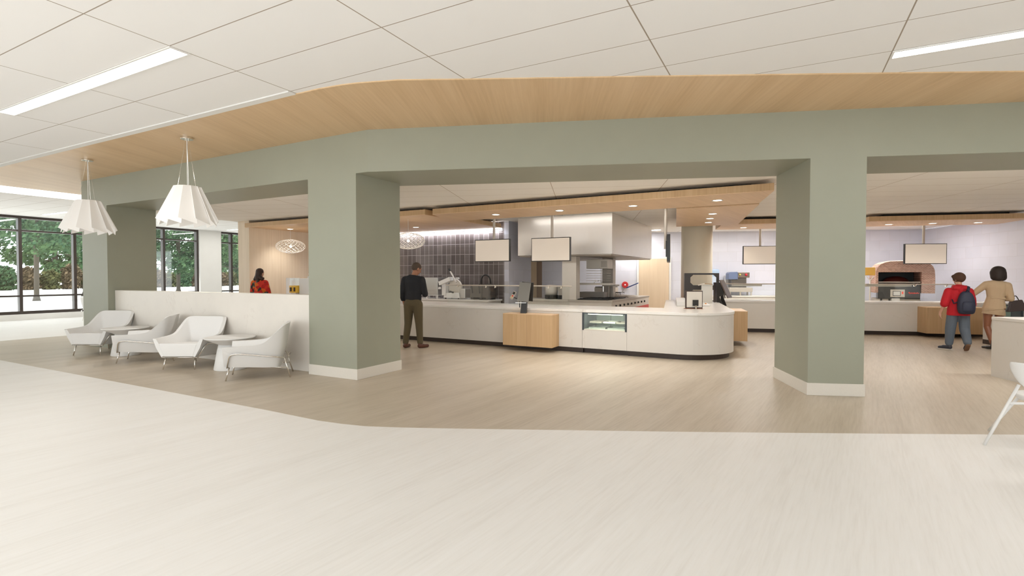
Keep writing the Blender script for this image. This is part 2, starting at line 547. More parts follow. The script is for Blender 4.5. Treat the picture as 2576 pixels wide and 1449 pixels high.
canopy([(-2.0, 10.93), (-.462, 10.93), (-1.15, 14.95), (-2.70, 14.75)], 'oak canopy running back above the counter leg, three downlights in a row', 2.885)
canopy([(-13.7, 9.37), (-7.25, 9.37), (-7.25, 12.9), (-13.7, 12.9)], 'oak canopy over the dark tiled nook with a light strip at its back edge', 2.905)
canopy([B(6.71, 7.57), B(9.3, 7.38), B(9.5, 9.0), B(6.91, 9.14)], 'oak canopy over the back counter, between the round column and the sage pier')
canopy([B(10.21, 7.31), B(13.7, 7.05), B(13.95, 8.54), B(12.9, 8.58), B(10.4, 8.74)], 'oak canopy at the far right above the brick oven counter')

DL = [((-5.786, 10.05), 'round downlight in the long canopy, above the left menu screen'),
      ((-4.242, 10.08), 'round downlight in the long canopy, above the second menu screen'),
      ((-2.681, 10.1), 'round downlight in the long canopy, third from its left end'),
      ((-1.12, 10.1), 'round downlight at the right end of the long canopy'),
      ((-1.433, 12.076), 'nearest downlight of the row of three in the canopy running back'),
      ((-1.606, 13.023), 'middle downlight of the row of three in the canopy running back'),
      ((-1.758, 13.947), 'farthest downlight of the row of three in the canopy running back'),
      ((-12.95, 10.3), 'downlight in the nook canopy washing the pale wooden wall'),
      ((-9.3, 11.6), 'downlight in the nook canopy in front of the dark tiled wall'),
      (B(7.528, 8.534), 'downlight in the canopy behind the round cream column'),
      (B(11.12, 8.15), 'left downlight of three in the far right canopy'),
      (B(12.10, 8.0), 'middle downlight of three in the far right canopy'),
      (B(13.13, 7.95), 'right downlight of three in the far right canopy')]
for i, ((x, y), lab) in enumerate(DL):
    z = 2.885 if 4 <= i <= 6 else (2.905 if i in (7, 8) else 2.9)
    t = thing('downlight', lab, 'ceiling light', (x, y, z), 0, 'round downlights in the oak canopies')
    m = MB(); m.lathe([(.075, -.001), (.098, -.001), (.098, -.008), (.075, -.004), (.075, -.001)], 28, caps=False); m.build('trim_ring', M['white_plastic'], t, smooth=True)
    m = MB(); m.lathe([(.0, -.003), (.076, -.003), (.076, -.001), (0, -.001)], 24); m.build('lens', M['downlight'], t)
    l = bpy.data.lights.new('lamp', 'SPOT'); l.energy = 62 if i == 7 else 37; l.spot_size = math.radians(118); l.spot_blend = .8; l.shadow_soft_size = .07; l.color = (1, .95, .88)
    o = bpy.data.objects.new('lamp', l); col.objects.link(o); o.location = (0, 0, -.03); o.parent = t
# strip light at the head of the dark tiled wall
t = thing('strip_light', 'thin white light strip along the top of the dark tiled wall', 'strip light', (-10.3, 12.93, 2.9))
m = MB(); m.box(-3.1, -.03, -.02, 3.05, .03, .003); m.build('diffuser', emitter('strip_glow', (.93, .95, 1), 7), t)
area_lamp('lamp', (0, -.01, -.04), 6.0, .05, 44, (.86, .9, 1), t, rot=(math.radians(18), 0, 0))
# ceiling panels over the kitchen: all but the first are unseen added fill lights
def kitchen_panel(x, y, label, p, sx=1.8, sy=.3):
    t = thing('ceiling_light', label, 'ceiling light', (x, y, KC))
    m = MB(); m.box(-sx / 2, -sy / 2, -.012, sx / 2, sy / 2, -.001); m.build('diffuser', M['lightpanel'], t)
    area_lamp('lamp', (0, 0, -.03), sx, sy, p, (1, .965, .92), t)
kitchen_panel(-4.6, 17.9, 'flush light panel in the kitchen ceiling behind the hood near the oak door', 45, 1.6, .14)
kitchen_panel(-4.3, 11.55, 'added unseen fill light on the kitchen ceiling behind the long canopy', 3, 4.2, .2)
kitchen_panel(*B(8.6, 10.0), 'added unseen fill light on the ceiling before the pale tiled back wall', 80, 2.2, .3)
kitchen_panel(*B(12.3, 10.0), 'added unseen fill light on the ceiling above the brick oven', 48, 1.8, .3)
def header_fill_light(s0, s1, label, p, sp=115):  # unseen strips added behind the header to brighten the kitchen
    a = B((s0 + s1) / 2, 1.42)
    t = thing('ceiling_light', label, 'ceiling light', (a[0], a[1], KC), TH)
    m = MB(); m.box(-(s1 - s0) / 2, -.06, -.012, (s1 - s0) / 2, .06, -.001); m.build('diffuser', M['lightpanel'], t)
    area_lamp('lamp', (0, 0, -.03), s1 - s0, .12, p, (1, .965, .92), t, spread=math.radians(sp))
header_fill_light(1.8, 4.3, 'added unseen fill strip behind the sage header over the middle opening', 32)
header_fill_light(7.9, 11.6, 'added unseen fill strip behind the sage header over the right opening', 72, 178)
t = thing('ceiling_light', 'added unseen fill strip behind the sage header over the left opening', 'ceiling light', (-9.6, 6.62, KC))  # another unseen strip added as fill for the left side
m = MB(); m.box(-1.2, -.06, -.012, 1.2, .06, -.001); m.build('diffuser', M['lightpanel'], t)
area_lamp('lamp', (0, 0, -.03), 2.4, .12, 26, (1, .96, .91), t, spread=math.radians(100))

# ================================================================== SERVICE COUNTERS
D = Vector((-.187, .982)).normalized(); Dn = Vector((D.y, -D.x))           # along the leg / outward
def counter_outline(off):
    """off > 0 shrinks the outer edge"""
    r = .9 - off; cx, cy = -1.75, 10.4
    pts = [(-13.56, 9.5 + off)]
    arc = [(cx + r * math.cos(a), cy + r * math.sin(a)) for a in [math.radians(-90 + 100.8 * i / 20) for i in range(21)]]
    pts += arc
    last = Vector(arc[-1]); far = last + D * 4.3
    pts.append(tuple(far))
    inn = far - Dn * (1.28 - off)
    pts.append(tuple(inn))
    t = (10.85 - inn.y) / D.y
    c = inn + D * t
    pts.append((c.x, 10.85)); pts.append((-13.56, 10.85))
    return pts
ol = counter_outline(0.0)
FX0, FX1 = -3.512, -2.628
svc = thing('service_counter', 'long white quartz service counter with a rounded right end and brown kick', 'counter')
m = MB(); m.box(-13.56, 9.5, .1, FX0 - .004, 10.85, .795); m.build('counter_body', M['quartz'], svc)
m = MB(); m.prism([(FX1 + .004, 9.5)] + ol[1:-1] + [(FX1 + .004, 10.85)], .1, .795); m.build('counter_body', M['quartz'], svc)
m = MB(); m.box(FX0, 9.503, .1, FX1, 9.56, .452); m.build('counter_panel', M['quartz'], svc)
m = MB(); m.box(FX0, 10.4, .1, FX1, 10.85, .795); m.build('counter_back', M['quartz'], svc)
k_ = counter_outline(.075)
m = MB(); m.prism([(-13.5, 9.575)] + [(FX0 - .01, 9.575), (FX0 - .01, 9.64), (FX1 + .01, 9.64), (FX1 + .01, 9.575)] + k_[1:-2] + [(k_[-2][0], 10.8), (-13.5, 10.8)], 0, .102); m.build('toe_kick', M['kick'], svc)
tp = counter_outline(-.012)
m = MB(); m.prism([(-13.56, 9.488), (FX0, 9.488), (FX0 + .05, 9.56), (FX1 - .02, 9.56), (FX1, 9.488)] + tp[1:], .803, .85)
m.build('countertop', M['quartz_top'], svc, bevel=.004)
m = MB(); m.prism(counter_outline(.006), .793, .804); m.build('reveal_strip', M['plinth'], svc)

# refrigerated display set in the counter
dc = thing('display_case', 'glass fronted refrigerated display built into the white service counter', 'display case', (FX0, 9.5, .452))
W_ = FX1 - FX0
m = MB(); m.box(0, 0, 0, .035, .8, .345); m.box(W_ - .035, 0, 0, W_, .8, .345); m.box(.035, .0, .325, W_ - .035, .045, .345)
m.box(.035, .75, 0, W_ - .035, .8, .345)
m.build('case_frame', flat('case_frame', (.035, .045, .05), .35), dc)
m = MB(); m.box(.035, .0, .0, W_ - .035, .78, .02); m.build('case_floor', M['steel_pale'], dc)
m = MB(); m.box(.05, .12, .12, W_ - .05, .72, .13); m.build('shelf', M['glass_g'], dc)
m = MB(); m.box(.04, .735, .02, .34, .748, .32); m.box(.35, .735, .02, .62, .748, .32); m.build('back_door', flat('mint_panel', (.55, .64, .54), .3), dc)
m = MB(); m.box(.63, .735, .02, W_ - .04, .748, .32); m.build('back_door', M['white_plastic'], dc)
m = MB(); m.box(.10, .05, .306, W_ - .10, .085, .322); m.build('case_light', emitter('case_light', (1, .9, .75), 5), dc)
m = MB(); m.box(.038, .006, .02, W_ - .038, .012, .325); m.build('front_glass', M['glass_g'], dc)
area_lamp('lamp', (W_ / 2, .1, .30), .7, .05, 3, (1, .93, .82), dc)
def tray(x, y, z, w_, d_, label, mt):
    m = MB(); m.box(-w_ / 2, -d_ / 2, 0, w_ / 2, d_ / 2, .008)
    for q in ((-w_ / 2, -d_ / 2, w_ / 2, -d_ / 2 + .01), (-w_ / 2, d_ / 2 - .01, w_ / 2, d_ / 2), (-w_ / 2, -d_ / 2 + .01, -w_ / 2 + .01, d_ / 2 - .01), (w_ / 2 - .01, -d_ / 2 + .01, w_ / 2, d_ / 2 - .01)):
        m.box(q[0], q[1], .008, q[2], q[3], .03)
    return tag(m.build('food_tray', mt, loc=(x, y, z)), label, 'tray', 'trays in the display case')
tray(FX0 + .2, 9.85, .583, .24, .3, 'empty beige tray on the left of the display case shelf', M['steel_dull'])
tray(FX0 + .48, 9.85, .583, .24, .3, 'white tray in the middle of the display case shelf', M['white_plastic'])
tray(FX0 + .72, 9.85, .583, .2, .3, 'beige tray on the right of the display case shelf', M['steel_dull'])
tray(FX0 + .25, 9.82, .473, .34, .34, 'steel tray on the floor of the display case, left one', M['steel'])
tray(FX0 + .63, 9.82, .473, .34, .34, 'steel tray on the floor of the display case, right one', M['steel'])

# oak boxes hung on the counters
def oak_box(loc, rotz, L, Dp, z0, z1, label, joint=True):
    t = thing('counter_ledge', label, 'ledge', (loc[0], loc[1], z0), rotz, 'oak ledge boxes hung on the counters')
    h = z1 - z0
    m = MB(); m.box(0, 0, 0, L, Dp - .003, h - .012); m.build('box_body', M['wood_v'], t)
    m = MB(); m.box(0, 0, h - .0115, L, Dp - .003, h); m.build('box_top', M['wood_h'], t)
    for x in (L * .5,):
        m = MB(); m.box(x - .002, -.0015, .01, x + .002, .0, h - .012); m.build('door_joint', flat('joint_brown', (.30, .17, .08), .7), t)
    return t
oak_box((-5.095, 9.14), 0, 1.09, .36, .105, .752, 'pale oak ledge box hung on the front of the service counter under the grey kiosk')
o0 = Vector((-.872, 10.58)) + D * 1.45
oak_box(tuple(o0 + Dn * .44), PI / 2 + .188, 1.05, .43, .105, .752, 'oak ledge box on the right side of the counter leg, under the black kiosk')

# back counter, turned about 16 degrees
E16 = math.radians(16.2); eE = Vector((math.cos(E16), math.sin(E16))); nE = Vector((-math.sin(E16), math.cos(E16)))
PE = Vector((-.24, 15.36))
M['quartz_lit'] = marble('quartz_lit', (.80, .765, .71), (.5, .43, .35), (.78, .74, .68), .3, 1.4, .15)  # the counter quartz lightened, standing in for light missing at the back
bc = thing('back_counter', 'white quartz back counter with brown kick in front of the brick oven', 'counter', (PE.x, PE.y, 0), E16)
m = MB(); m.box(-1.6, 0, .1, 5.9, .75, .79); m.build('counter_body', M['quartz_lit'], bc)
m = MB(); m.box(-1.6, .06, 0, 5.9, .75, .102); m.build('toe_kick', M['kick'], bc)
m = MB(); m.box(-1.6, -.012, .80, 5.9, .75, .85); m.build('countertop', M['quartz_top'], bc, bevel=.004)
m = MB(); m.box(-1.6, .006, .79, 5.9, .74, .80); m.build('reveal_strip', M['plinth'], bc)
def E_(s, t): v = PE + eE * s + nE * t; return (v.x, v.y)
oak_box(E_(3.33, -.42), E16, 1.3, .42, .1, .745, 'oak ledge box on the back counter behind the boy in red')
# counter return with a display case at the far right
cr = thing('back_counter', 'white counter return with display case at the far right edge, behind the handbag', 'counter', (*B(11.68, 5.6), 0), TH)
m = MB(); m.box(.78, 0, .1, 2.6, .8, .85); m.build('counter_body', M['quartz'], cr)
m = MB(); m.box(.2, 0, .1, .775, .3, .60); m.build('counter_body', M['quartz'], cr)
m = MB(); m.box(.2, .05, 0, 2.6, .3, .1); m.build('toe_kick', M['kick'], cr)
m = MB(); m.box(.19, -.01, .895, .78, .3, .925); m.build('countertop', M['quartz_top'], cr)
m = MB(); m.box(.2, 0, .60, .229, .3, .895); m.build('counter_side', M['quartz'], cr)
m = MB(); m.box(.23, 0, .60, .245, .3, .895); m.box(.735, 0, .60, .775, .3, .895); m.box(.23, .27, .60, .735, .3, .895); m.box(.23, 0, .875, .735, .03, .895); m.build('case_frame', MATS['case_frame'], cr)
m = MB(); m.box(.23, .005, .60, .735, .011, .875); m.build('front_glass', M['glass_g'], cr)
m = MB(); m.box(.24, .06, .72, .71, .24, .73); m.build('shelf', M['glass_g'], cr)
m = MB(); m.box(.24, .25, .61, .71, .268, .87); m.build('back_panel', MATS['mint_panel'], cr)

# ------------------------------------------------------------------ menu screens on ceiling poles
def menu_screen(x, y, z0, z1, wd, rotz, label, ztop=KC):
    t = thing('menu_screen', label, 'screen', (x, y, 0), rotz, 'blank menu screens hung from ceiling poles')
    m = MB(); m.box(-wd / 2, -.035, z0, wd / 2, .035, z1); m.build('housing', M['black'], t, bevel=.004)
    m = MB(); m.box(-wd / 2 + .018, -.038, z0 + .018, wd / 2 - .018, -.0355, z1 - .018); m.build('screen', M['screen'], t)
    m = MB(); m.cyl((0, .07, (z0 + z1) / 2), (0, .07, ztop), .032, seg=16); m.build('pole', M['steel_dull'], t, smooth=False)
    m = MB(); m.box(-.09, .036, z0 + .12, .09, .062, z1 - .12); m.build('bracket', M['black'], t)
    m = MB(); m.cyl((0, .07, ztop - .02), (0, .07, ztop - .002), .07, seg=20); m.build('ceiling_plate', M['steel_dull'], t)
    return t
menu_screen(-6.48, 11.1, 1.872, 2.43, 1.0, 0, 'left blank menu screen on a pole in front of the dark tiled wall')
menu_screen(-4.89, 11.1, 1.858, 2.418, 1.0, 0, 'blank menu screen on a pole in front of the steel hood')
px = B(8.22, 9.2); menu_screen(px[0], px[1], 1.865, 2.41, 1.02, TH, 'blank menu screen half hidden by the right sage pier')
px = B(12.46, 8.9); menu_screen(px[0], px[1], 1.853, 2.42, 1.07, TH, 'blank menu screen above the brick pizza oven')
menu_screen(-2.36, 12.0, 1.83, 2.43, 1.0, PI / 2 + .188, 'menu screen seen edge-on beside the round cream column')

# ------------------------------------------------------------------ hood, posts, island under it
hd = thing('extraction_hood', 'big brushed steel extraction hood hanging over the cooking range', 'extractor hood', (-3.84, 12.5, 2.06))
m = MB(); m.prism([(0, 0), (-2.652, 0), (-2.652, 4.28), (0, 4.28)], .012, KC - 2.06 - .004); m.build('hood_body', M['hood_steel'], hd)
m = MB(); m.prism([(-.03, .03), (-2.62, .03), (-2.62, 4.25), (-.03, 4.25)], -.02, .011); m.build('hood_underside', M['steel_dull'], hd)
cr_ = thing('cooking_island', 'steel cooking island under the hood with posts, shelves and range knobs', 'kitchen island', (-3.9, 12.7, 0))
m = MB(); m.box(-2.7, 0, .1, -1.2, .9, .84); m.box(-1.2, 0, .1, 0, 4.0, .60); m.build('island_body', M['steel_pale'], cr_)
m = MB(); m.box(-2.72, -.02, .84, -1.2, .92, .885); m.build('worktop', M['steel_pale'], cr_)
m = MB(); m.box(-1.2, 0, .60, -.004, 4.0, .84); m.build('control_panel', M['steel_pale'], cr_)
m = MB(); m.box(-1.2, -.02, .84, .02, 4.0, .885); m.build('range_top', M['steel_dull'], cr_, bevel=.004)
m = MB(); m.box(.001, .75, .12, .02, 3.9, .61); m.build('range_door', flat('red_enamel', (.62, .05, .03), .35), cr_)
for i in range(9):
    y = .35 + i * .38
    m = MB(); m.cyl((-.003, y, .73), (.03, y, .73), .032, .026, 14); m.build('knob', M['black'], cr_)
for i in range(3):
    m = MB()
    for j in range(7): m.box(-1.05 + i * .0, .1 + i * .62 + j * .075, .886, -.15, .115 + i * .62 + j * .075, .91)
    for j in range(4): m.box(-1.05 + j * .29, .1 + i * .62, .90, -1.03 + j * .29, .565 + i * .62, .912)
    m.build('grate', M['black'], cr_)
m = MB(); m.hexa([(-1.1, 2.0, .886), (-.1, 2.0, .886), (-.1, 3.1, .886), (-1.1, 3.1, .886), (-1.0, 2.1, .96), (-.2, 2.1, .93), (-.2, 3.0, .93), (-1.0, 3.0, .96)]); m.build('griddle', M['steel_dull'], cr_, bevel=.01)
m = MB(); m.box(-1.37, .0, .886, -.97, .28, 2.035); m.build('post', M['steel_pale'], cr_, bevel=.006)
m = MB(); m.box(-.88, 1.9, .886, -.55, 2.15, 2.035); m.build('post', M['steel_dull'], cr_, bevel=.006)
m = MB(); m.box(-1.05, 1.0, 1.72, -.42, 1.45, 1.98); m.build('salamander', M['steel_pale'], cr_, bevel=.01)
m = MB(); m.box(-.62, .992, 1.76, -.45, .999, 1.93); m.build('salamander_door', M['steel_dull'], cr_)
m = MB()
for i in range(5): m.box(-1.05, 1.0, 1.38 + i * .07, -.45, 1.35, 1.388 + i * .07)
for x in (-.62,): m.box(x, 1.0, 1.36, x + .012, 1.012, 1.72)
m.build('wire_shelf', M['steel_dull'], cr_)
m = MB(); m.box(-1.2, .7, 1.27, -.25, 1.15, 1.32); m.build('pass_shelf', M['steel_pale'], cr_)
m = MB(); m.box(-.75, 1.5, 1.22, -.36, 1.9, 1.27); m.cyl((-.62, 1.7, .886), (-.62, 1.7, 1.22), .02); m.build('side_shelf', M['steel_dull'], cr_)
def on_island(name, lab, cat, x, y, z, build):
    m = MB(); return build(m, x, y, z)
# fryer basket with blue handle
t = thing('fryer_basket', 'black fryer basket with a long blue handle on the range', 'fryer basket', (-4.68, 15.35, .886))
m = MB(); m.box(-.3, -.2, 0, .3, .2, .02)
for i in range(13): m.box(-.3 + i * .048, -.2, .02, -.29 + i * .048, -.19, .13); m.box(-.3 + i * .048, .19, .02, -.29 + i * .048, .2, .13)
m.box(-.3, -.205, .12, .3, -.195, .135); m.box(-.3, .195, .12, .3, .205, .135)
m.build('basket', M['black'], t)
m = MB(); m.tube([(.28, 0, .12), (.34, 0, .24), (.5, 0, .30)], .008); m.build('handle_wire', M['steel'], t)
m = MB(); m.cyl((.42, 0, .27), (.78, 0, .42), .018, .014, 10); m.build('handle', flat('blue_grip', (.06, .12, .42), .4), t)
# stock pot and soup kettle standing on the island's left part
t = thing('soup_kettle', 'cream soup kettle on a black warmer ring left of the steel post', 'kettle', (-5.70, 12.98, .885))
m = MB(); m.lathe([(.001, 0), (.175, 0), (.18, .03), (.18, .11), (.001, .11)], 28); m.build('warmer', M['black'], t, smooth=False)
m = MB(); m.lathe([(.001, .11), (.165, .11), (.172, .2), (.172, .33), (.15, .37), (.1, .385), (.001, .39)], 28); m.build('pot', M['steel_pale'], t, smooth=True)
for s in (-1, 1):
    m = MB(); m.tube([(s * .165, 0, .24), (s * .20, 0, .25), (s * .20, 0, .30), (s * .165, 0, .31)], .01); m.build('handle', M['steel_pale'], t)
t = thing('soup_warmer', 'pale steel warmer box on black feet just left of the steel post', 'warmer', (-5.33, 13.1, .885))
m = MB(); m.box(-.16, -.15, .0, .16, .15, .10); m.build('warmer_base', M['black'], t)
m = MB(); m.box(-.16, -.15, .10, .16, .15, .36); m.build('warmer_body', M['steel_dull'], t, bevel=.01)
# sink trough, faucet, kettle parts behind the post
t = thing('prep_sink', 'grey steel sink trough with gooseneck tap on the island', 'sink', (-4.9, 14.3, .886))
m = MB(); m.box(-.4, -.2, 0, .35, .2, .17); m.build('basin', flat('grey_steel', (.42, .38, .34), .4, metal=.3), t, bevel=.01)
m = MB(); m.tube([(.22, .1, .17), (.22, .1, .40), (.12, .05, .50), (-.02, .0, .47), (-.03, 0, .40)], .014, round_=.05); m.build('tap', M['chrome'], t)
t = thing('fryer', 'pale steel box fryer behind the sink trough', 'fryer', (-5.15, 16.25, 0))
m = MB(); m.box(-.35, -.25, 0, .3, .25, 1.15); m.build('fryer_body', M['steel_pale'], t, bevel=.01)
m = MB(); m.box(-.33, -.23, 1.152, .28, .23, 1.175); m.build('fryer_lid', M['black'], t)

# ------------------------------------------------------------------ back wall fittings
def on_back(s, z): return (*B(s, 12.2), z)
t = thing('door_panel', 'oak door in the pale tiled back wall right of the hood', 'door', (*B(5.52, 12.18), 0), TH)
m = MB(); m.box(-.53, -.03, 0, .53, .0, 2.14); m.build('door_leaf', M['wood_pale'], t, bevel=.004)
m = MB(); m.box(-.60, -.035, 0, -.535, .0, 2.2); m.box(.535, -.035, 0, .60, .0, 2.2); m.box(-.535, -.035, 2.145, .535, 0, 2.2); m.build('door_frame', M['white_wall'], t)
t = thing('door_panel', 'narrow oak door seen between the two menu screens behind the hood', 'door', (*B(1.06, 12.18), 0), TH)
m = MB(); m.box(-.26, -.03, 0, .20, .0, 2.25); m.build('door_leaf', M['wood_pale'], t)
m = MB(); m.box(.205, -.03, 0, .40, .0, 2.25); m.build('door_side', flat('brown_side', (.30, .22, .17), .6), t)
rc = MB(); rc.lathe([(.52, 0), (.52, KC)], 48)
rc.b.free(); rc = MB(); rc.cyl((0, 0, 0), (0, 0, KC - .001), .43, seg=56)
struct(rc.build('wall_column', M['cream_paint'], smooth=False, loc=(-2.30, 15.75, 0)))
for p in bpy.data.objects['wall_column'].data.polygons: p.use_smooth = abs(p.normal.z) < .5
bpy.data.objects['wall_column'].name = 'trim_2'
px_ = B(5.35, 12.12)
m = MB(); m.cyl((0, 0, 0), (0, -.05, 0), .12, .115, 28)
t = thing('alarm_bell', 'round red alarm bell on the pale tiled back wall', 'alarm bell', (*B(4.50, 12.195), 1.20), TH)
m.build('gong', flat('red_bell', (.55, .02, .02), .3), t, bevel=.01)
m = MB(); m.cyl((0, -.05, 0), (0, -.065, 0), .025, seg=14); m.build('hub', M['chrome'], t)
t = thing('wall_sign', 'small blue notice on the back wall right of the cream column', 'sign', (*B(7.13, 12.195), 1.87), TH)
m = MB(); m.box(-.07, -.012, -.1, .07, 0, .1); m.build('sign_plate', flat('blue_sign', (.07, .32, .72), .5), t)
t = thing('towel_dispenser', 'blue translucent paper towel dispenser on the back wall', 'dispenser', (*B(7.45, 12.195), 1.2), TH)
m = MB(); m.box(-.3, -.2, 0, .3, -.002, .56); m.build('dispenser_body', flat('pale_blue', (.42, .55, .72), .25), t, bevel=.05, seg=4)
m = MB(); m.box(-.27, -.205, 0.0, .27, -.2005, .30); m.build('dispenser_front', flat('light_blue', (.55, .65, .78), .3), t)
t = thing('soap_dispenser', 'white soap dispenser beside the blue towel dispenser', 'dispenser', (*B(8.05, 12.195), 1.25), TH)
m = MB(); m.box(-.11, -.14, 0, .11, -.002, .30); m.build('dispenser_body', M['white_plastic'], t, bevel=.04, seg=3)
# coffee/juice machine on a low steel stand on the back counter
t = thing('bread_slicer', 'steel machine with red and yellow buttons on the worktop by the back wall', 'machine', (*B(8.32, 11.75), .851), TH)
t.scale = (1.22, 1.22, 1.22)
m = MB(); m.box(-.30, -.2, .10, .32, .2, .22); m.build('machine_base', M['steel_dull'], t, bevel=.008)
for x, y in ((-.27, -.17), (0, -.17), (.29, -.17), (.29, .17), (-.27, .17)):
    m = MB(); m.cyl((x, y, 0), (x, y, .10), .02, seg=10); m.build('leg', M['steel_dull'], t)
m = MB(); m.box(-.22, -.1, .22, .18, .2, .50); m.build('machine_body', flat('dark_steel', (.09, .08, .07), .35), t)
m = MB(); m.loft([[(-.30, -.12, .45), (-.05, -.12, .45), (-.05, .2, .45), (-.30, .2, .45)], [(-.30, -.12, .62), (-.05, -.12, .62), (-.05, .2, .62), (-.30, .2, .62)], [(-.26, -.12, .66), (-.06, -.12, .67), (-.06, .2, .67), (-.26, .2, .66)]]); m.build('hopper', flat('slate_blue', (.13, .17, .28), .35), t, bevel=.01)
m = MB(); m.box(-.05, -.12, .50, .26, .2, .65); m.build('control_head', flat('brown_steel', (.20, .16, .13), .35, metal=.4), t, bevel=.008)
m = MB(); m.ball((.0, -.13, .585), .025, 12); m.build('yellow_button', flat('yellow_button', (.75, .70, .15), .4), t, smooth=True)
m = MB(); m.ball((.165, -.13, .585), .035, 12); m.build('red_button', flat('red_button', (.65, .01, .03), .3), t, smooth=True)

# ------------------------------------------------------------------ brick pizza oven
ov = thing('pizza_oven', 'domed pizza oven faced with small brown bricks and a wide dark mouth', 'oven', (3.05, 19.04, 0), .0)
ov.scale = (.9, 1, 1)
bm_ = tiles('oven_brick', .075, .031, (.37, .20, .145), (.53, .32, .25), (.66, .52, .45), .0035, .75, lines=(12, 12, 22), offset=.5)
Wd = .80
def ring(y, ins, zt):
    pts = []
    w_ = Wd - ins
    pts.append((-w_, y, 1.02)); pts.append((-w_, y, 1.45 + (zt - 1.95) * .3))
    for i in range(1, 12):
        a = PI - PI * i / 12
        pts.append((w_ * (abs(math.cos(a)) ** .52) * (1 if math.cos(a) > 0 else -1), y, 1.45 + (zt - 1.45) * math.sin(a) ** .62))
    pts.append((w_, y, 1.45 + (zt - 1.95) * .3)); pts.append((w_, y, 1.02))
    return pts
m = MB()
outer = [ring(-.52, .06, 1.93), ring(-.58 + .02, .03, 1.955), ring(-.45, 0, 1.975), ring(.5, .0, 1.975), ring(.95, .12, 1.85)]
m.loft(outer[1:], close=True)
# the front face is a frame around the mouth
ovb = m.build('brick_shell', bm_, ov)
cut = MB(); cut.box(-.70, -.9, .9, .44, .6, 1.63); co = cut.build('cutter', M['black'], ov)
md = ovb.modifiers.new('cut', 'BOOLEAN'); md.object = co; md.operation = 'DIFFERENCE'; md.solver = 'EXACT'
dg = bpy.context.evaluated_depsgraph_get(); dg.update()
ev = bpy.data.meshes.new_from_object(ovb.evaluated_get(dg))
ovb.modifiers.clear(); ovb.data = ev
bpy.data.objects.remove(co)
m = MB(); m.box(-.69, -.40, 1.03, .43, .55, 1.05); m.box(-.69, .5, 1.05, .43, .55, 1.62); m.build('oven_interior', flat('oven_dark', (.02, .018, .016), .5), ov)
m = MB(); m.box(-.68, -.5, 1.32, .42, -.38, 1.35); m.build('hearth_lip', M['steel_dull'], ov)
m = MB(); m.ball((-.12, .1, 1.34), (.36, .25, .17), 20); m.build('fire_arch', flat('dark_red', (.12, .015, .01), .5), ov, smooth=True)
m = MB(); m.box(-.69, -.46, .84, .43, -.1, 1.31); m.build('oven_front_panel', flat('charcoal', (.05, .047, .045), .3), ov, bevel=.02)
m = MB(); m.box(-.36, -.50, .90, .02, -.461, 1.12); m.build('oven_display', M['steel_pale'], ov, bevel=.008)
m = MB(); m.box(-.30, -.504, .935, -.09, -.5005, 1.075); m.build('display_frame', M['black'], ov)
m = MB(); m.box(-.285, -.507, .95, -.105, -.5045, 1.06); m.build('display_screen', M['white_plastic'], ov)
m = MB(); m.box(-.06, -.504, .99, -.02, -.5005, 1.06); m.build('display_button', flat('red_led', (.8, .06, .03), .4, emit=(.8, .06, .03), es=.4), ov)
rd = flat('red_script', (.85, .05, .02), .4, emit=(.85, .05, .02), es=.5)
m = MB()
pp = []
for i in range(46):
    u = i / 45
    pp.append((.12 + u * .28, -.475, 1.02 + .018 * math.sin(u * 34) * (1.3 - u) - .004 + (.02 if i % 11 == 3 else 0)))
m.tube(pp, .005, 6); m.build('oven_script', rd, ov)
m = MB(); m.box(-.72, -.42, .3, .44, .6, .84); m.build('oven_base', M['steel_dull'], ov)
m = MB(); m.box(-.32, -.46, .3, -.1, -.425, .86); m.build('base_door', M['white_plastic'], ov)
for x in (-.62, -.40):
    m = MB(); m.box(x, -.45, .3, x + .05, -.425, .86); m.build('base_post', M['black'], ov)
t = thing('pizza_peel', 'yellow square pizza peel standing upright left of the brick oven', 'pizza peel', (2.20, 18.3, 0), 0)
m = MB(); m.box(-.13, -.01, 1.535, .12, .01, 1.77); m.build('blade', flat('amber_board', (.72, .42, .07), .5), t, bevel=.03)
m = MB(); m.tube([(.0, 0, .6), (0, 0, 1.4)], .018); m.tube([(0, 0, 1.38), (-.09, 0, 1.51)], .012); m.tube([(0, 0, 1.38), (.09, 0, 1.51)], .012); m.cyl((0, 0, 0), (0, 0, .62), .03); m.build('handle', M['steel_pale'], t)
bw = thing('back_worktop', 'pale worktop along the tiled back wall under the button machine', 'worktop', ROOT_B, TH)
m = MB(); m.box(6.6, 11.35, 0, 10.6, 12.18, .81); m.build('worktop_body', M['quartz'], bw)
m = MB(); m.box(6.58, 11.33, .812, 10.62, 12.18, .85); m.build('worktop_slab', M['quartz_top'], bw)
# worktop under the dark tiled wall
nw = thing('back_worktop', 'pale worktop against the dark tiled wall carrying the slicer and press', 'worktop', (-13.5, 12.2, 0))
m = MB(); m.box(0, 0, 0, 6.2, .78, .80); m.build('worktop_body', M['quartz'], nw)
m = MB(); m.box(-.0, -.02, .802, 6.25, .78, .845); m.build('worktop_slab', M['quartz_top'], nw, bevel=.004)
WT = .846
# steel box oven on a stand
t = thing('countertop_oven', 'steel box oven on a low white stand behind the man', 'oven', (-9.42, 12.58, WT))
m = MB(); m.box(-.34, -.24, .115, -.12, .26, .62); m.build('control_panel', M['white_plastic'], t, bevel=.006)
m = MB(); m.box(-.118, -.25, .115, .34, .27, .625); m.build('oven_body', M['steel'], t, bevel=.006)
m = MB(); m.box(-.36, -.26, .09, .35, .28, .112); m.build('stand_top', M['white_plastic'], t)
for x in (-.33, -.07, .31):
    for y in (-.23, .23):
        m = MB(); m.box(x - .02, y - .02, 0, x + .02, y + .02, .09); m.build('stand_leg', M['white_plastic'], t)
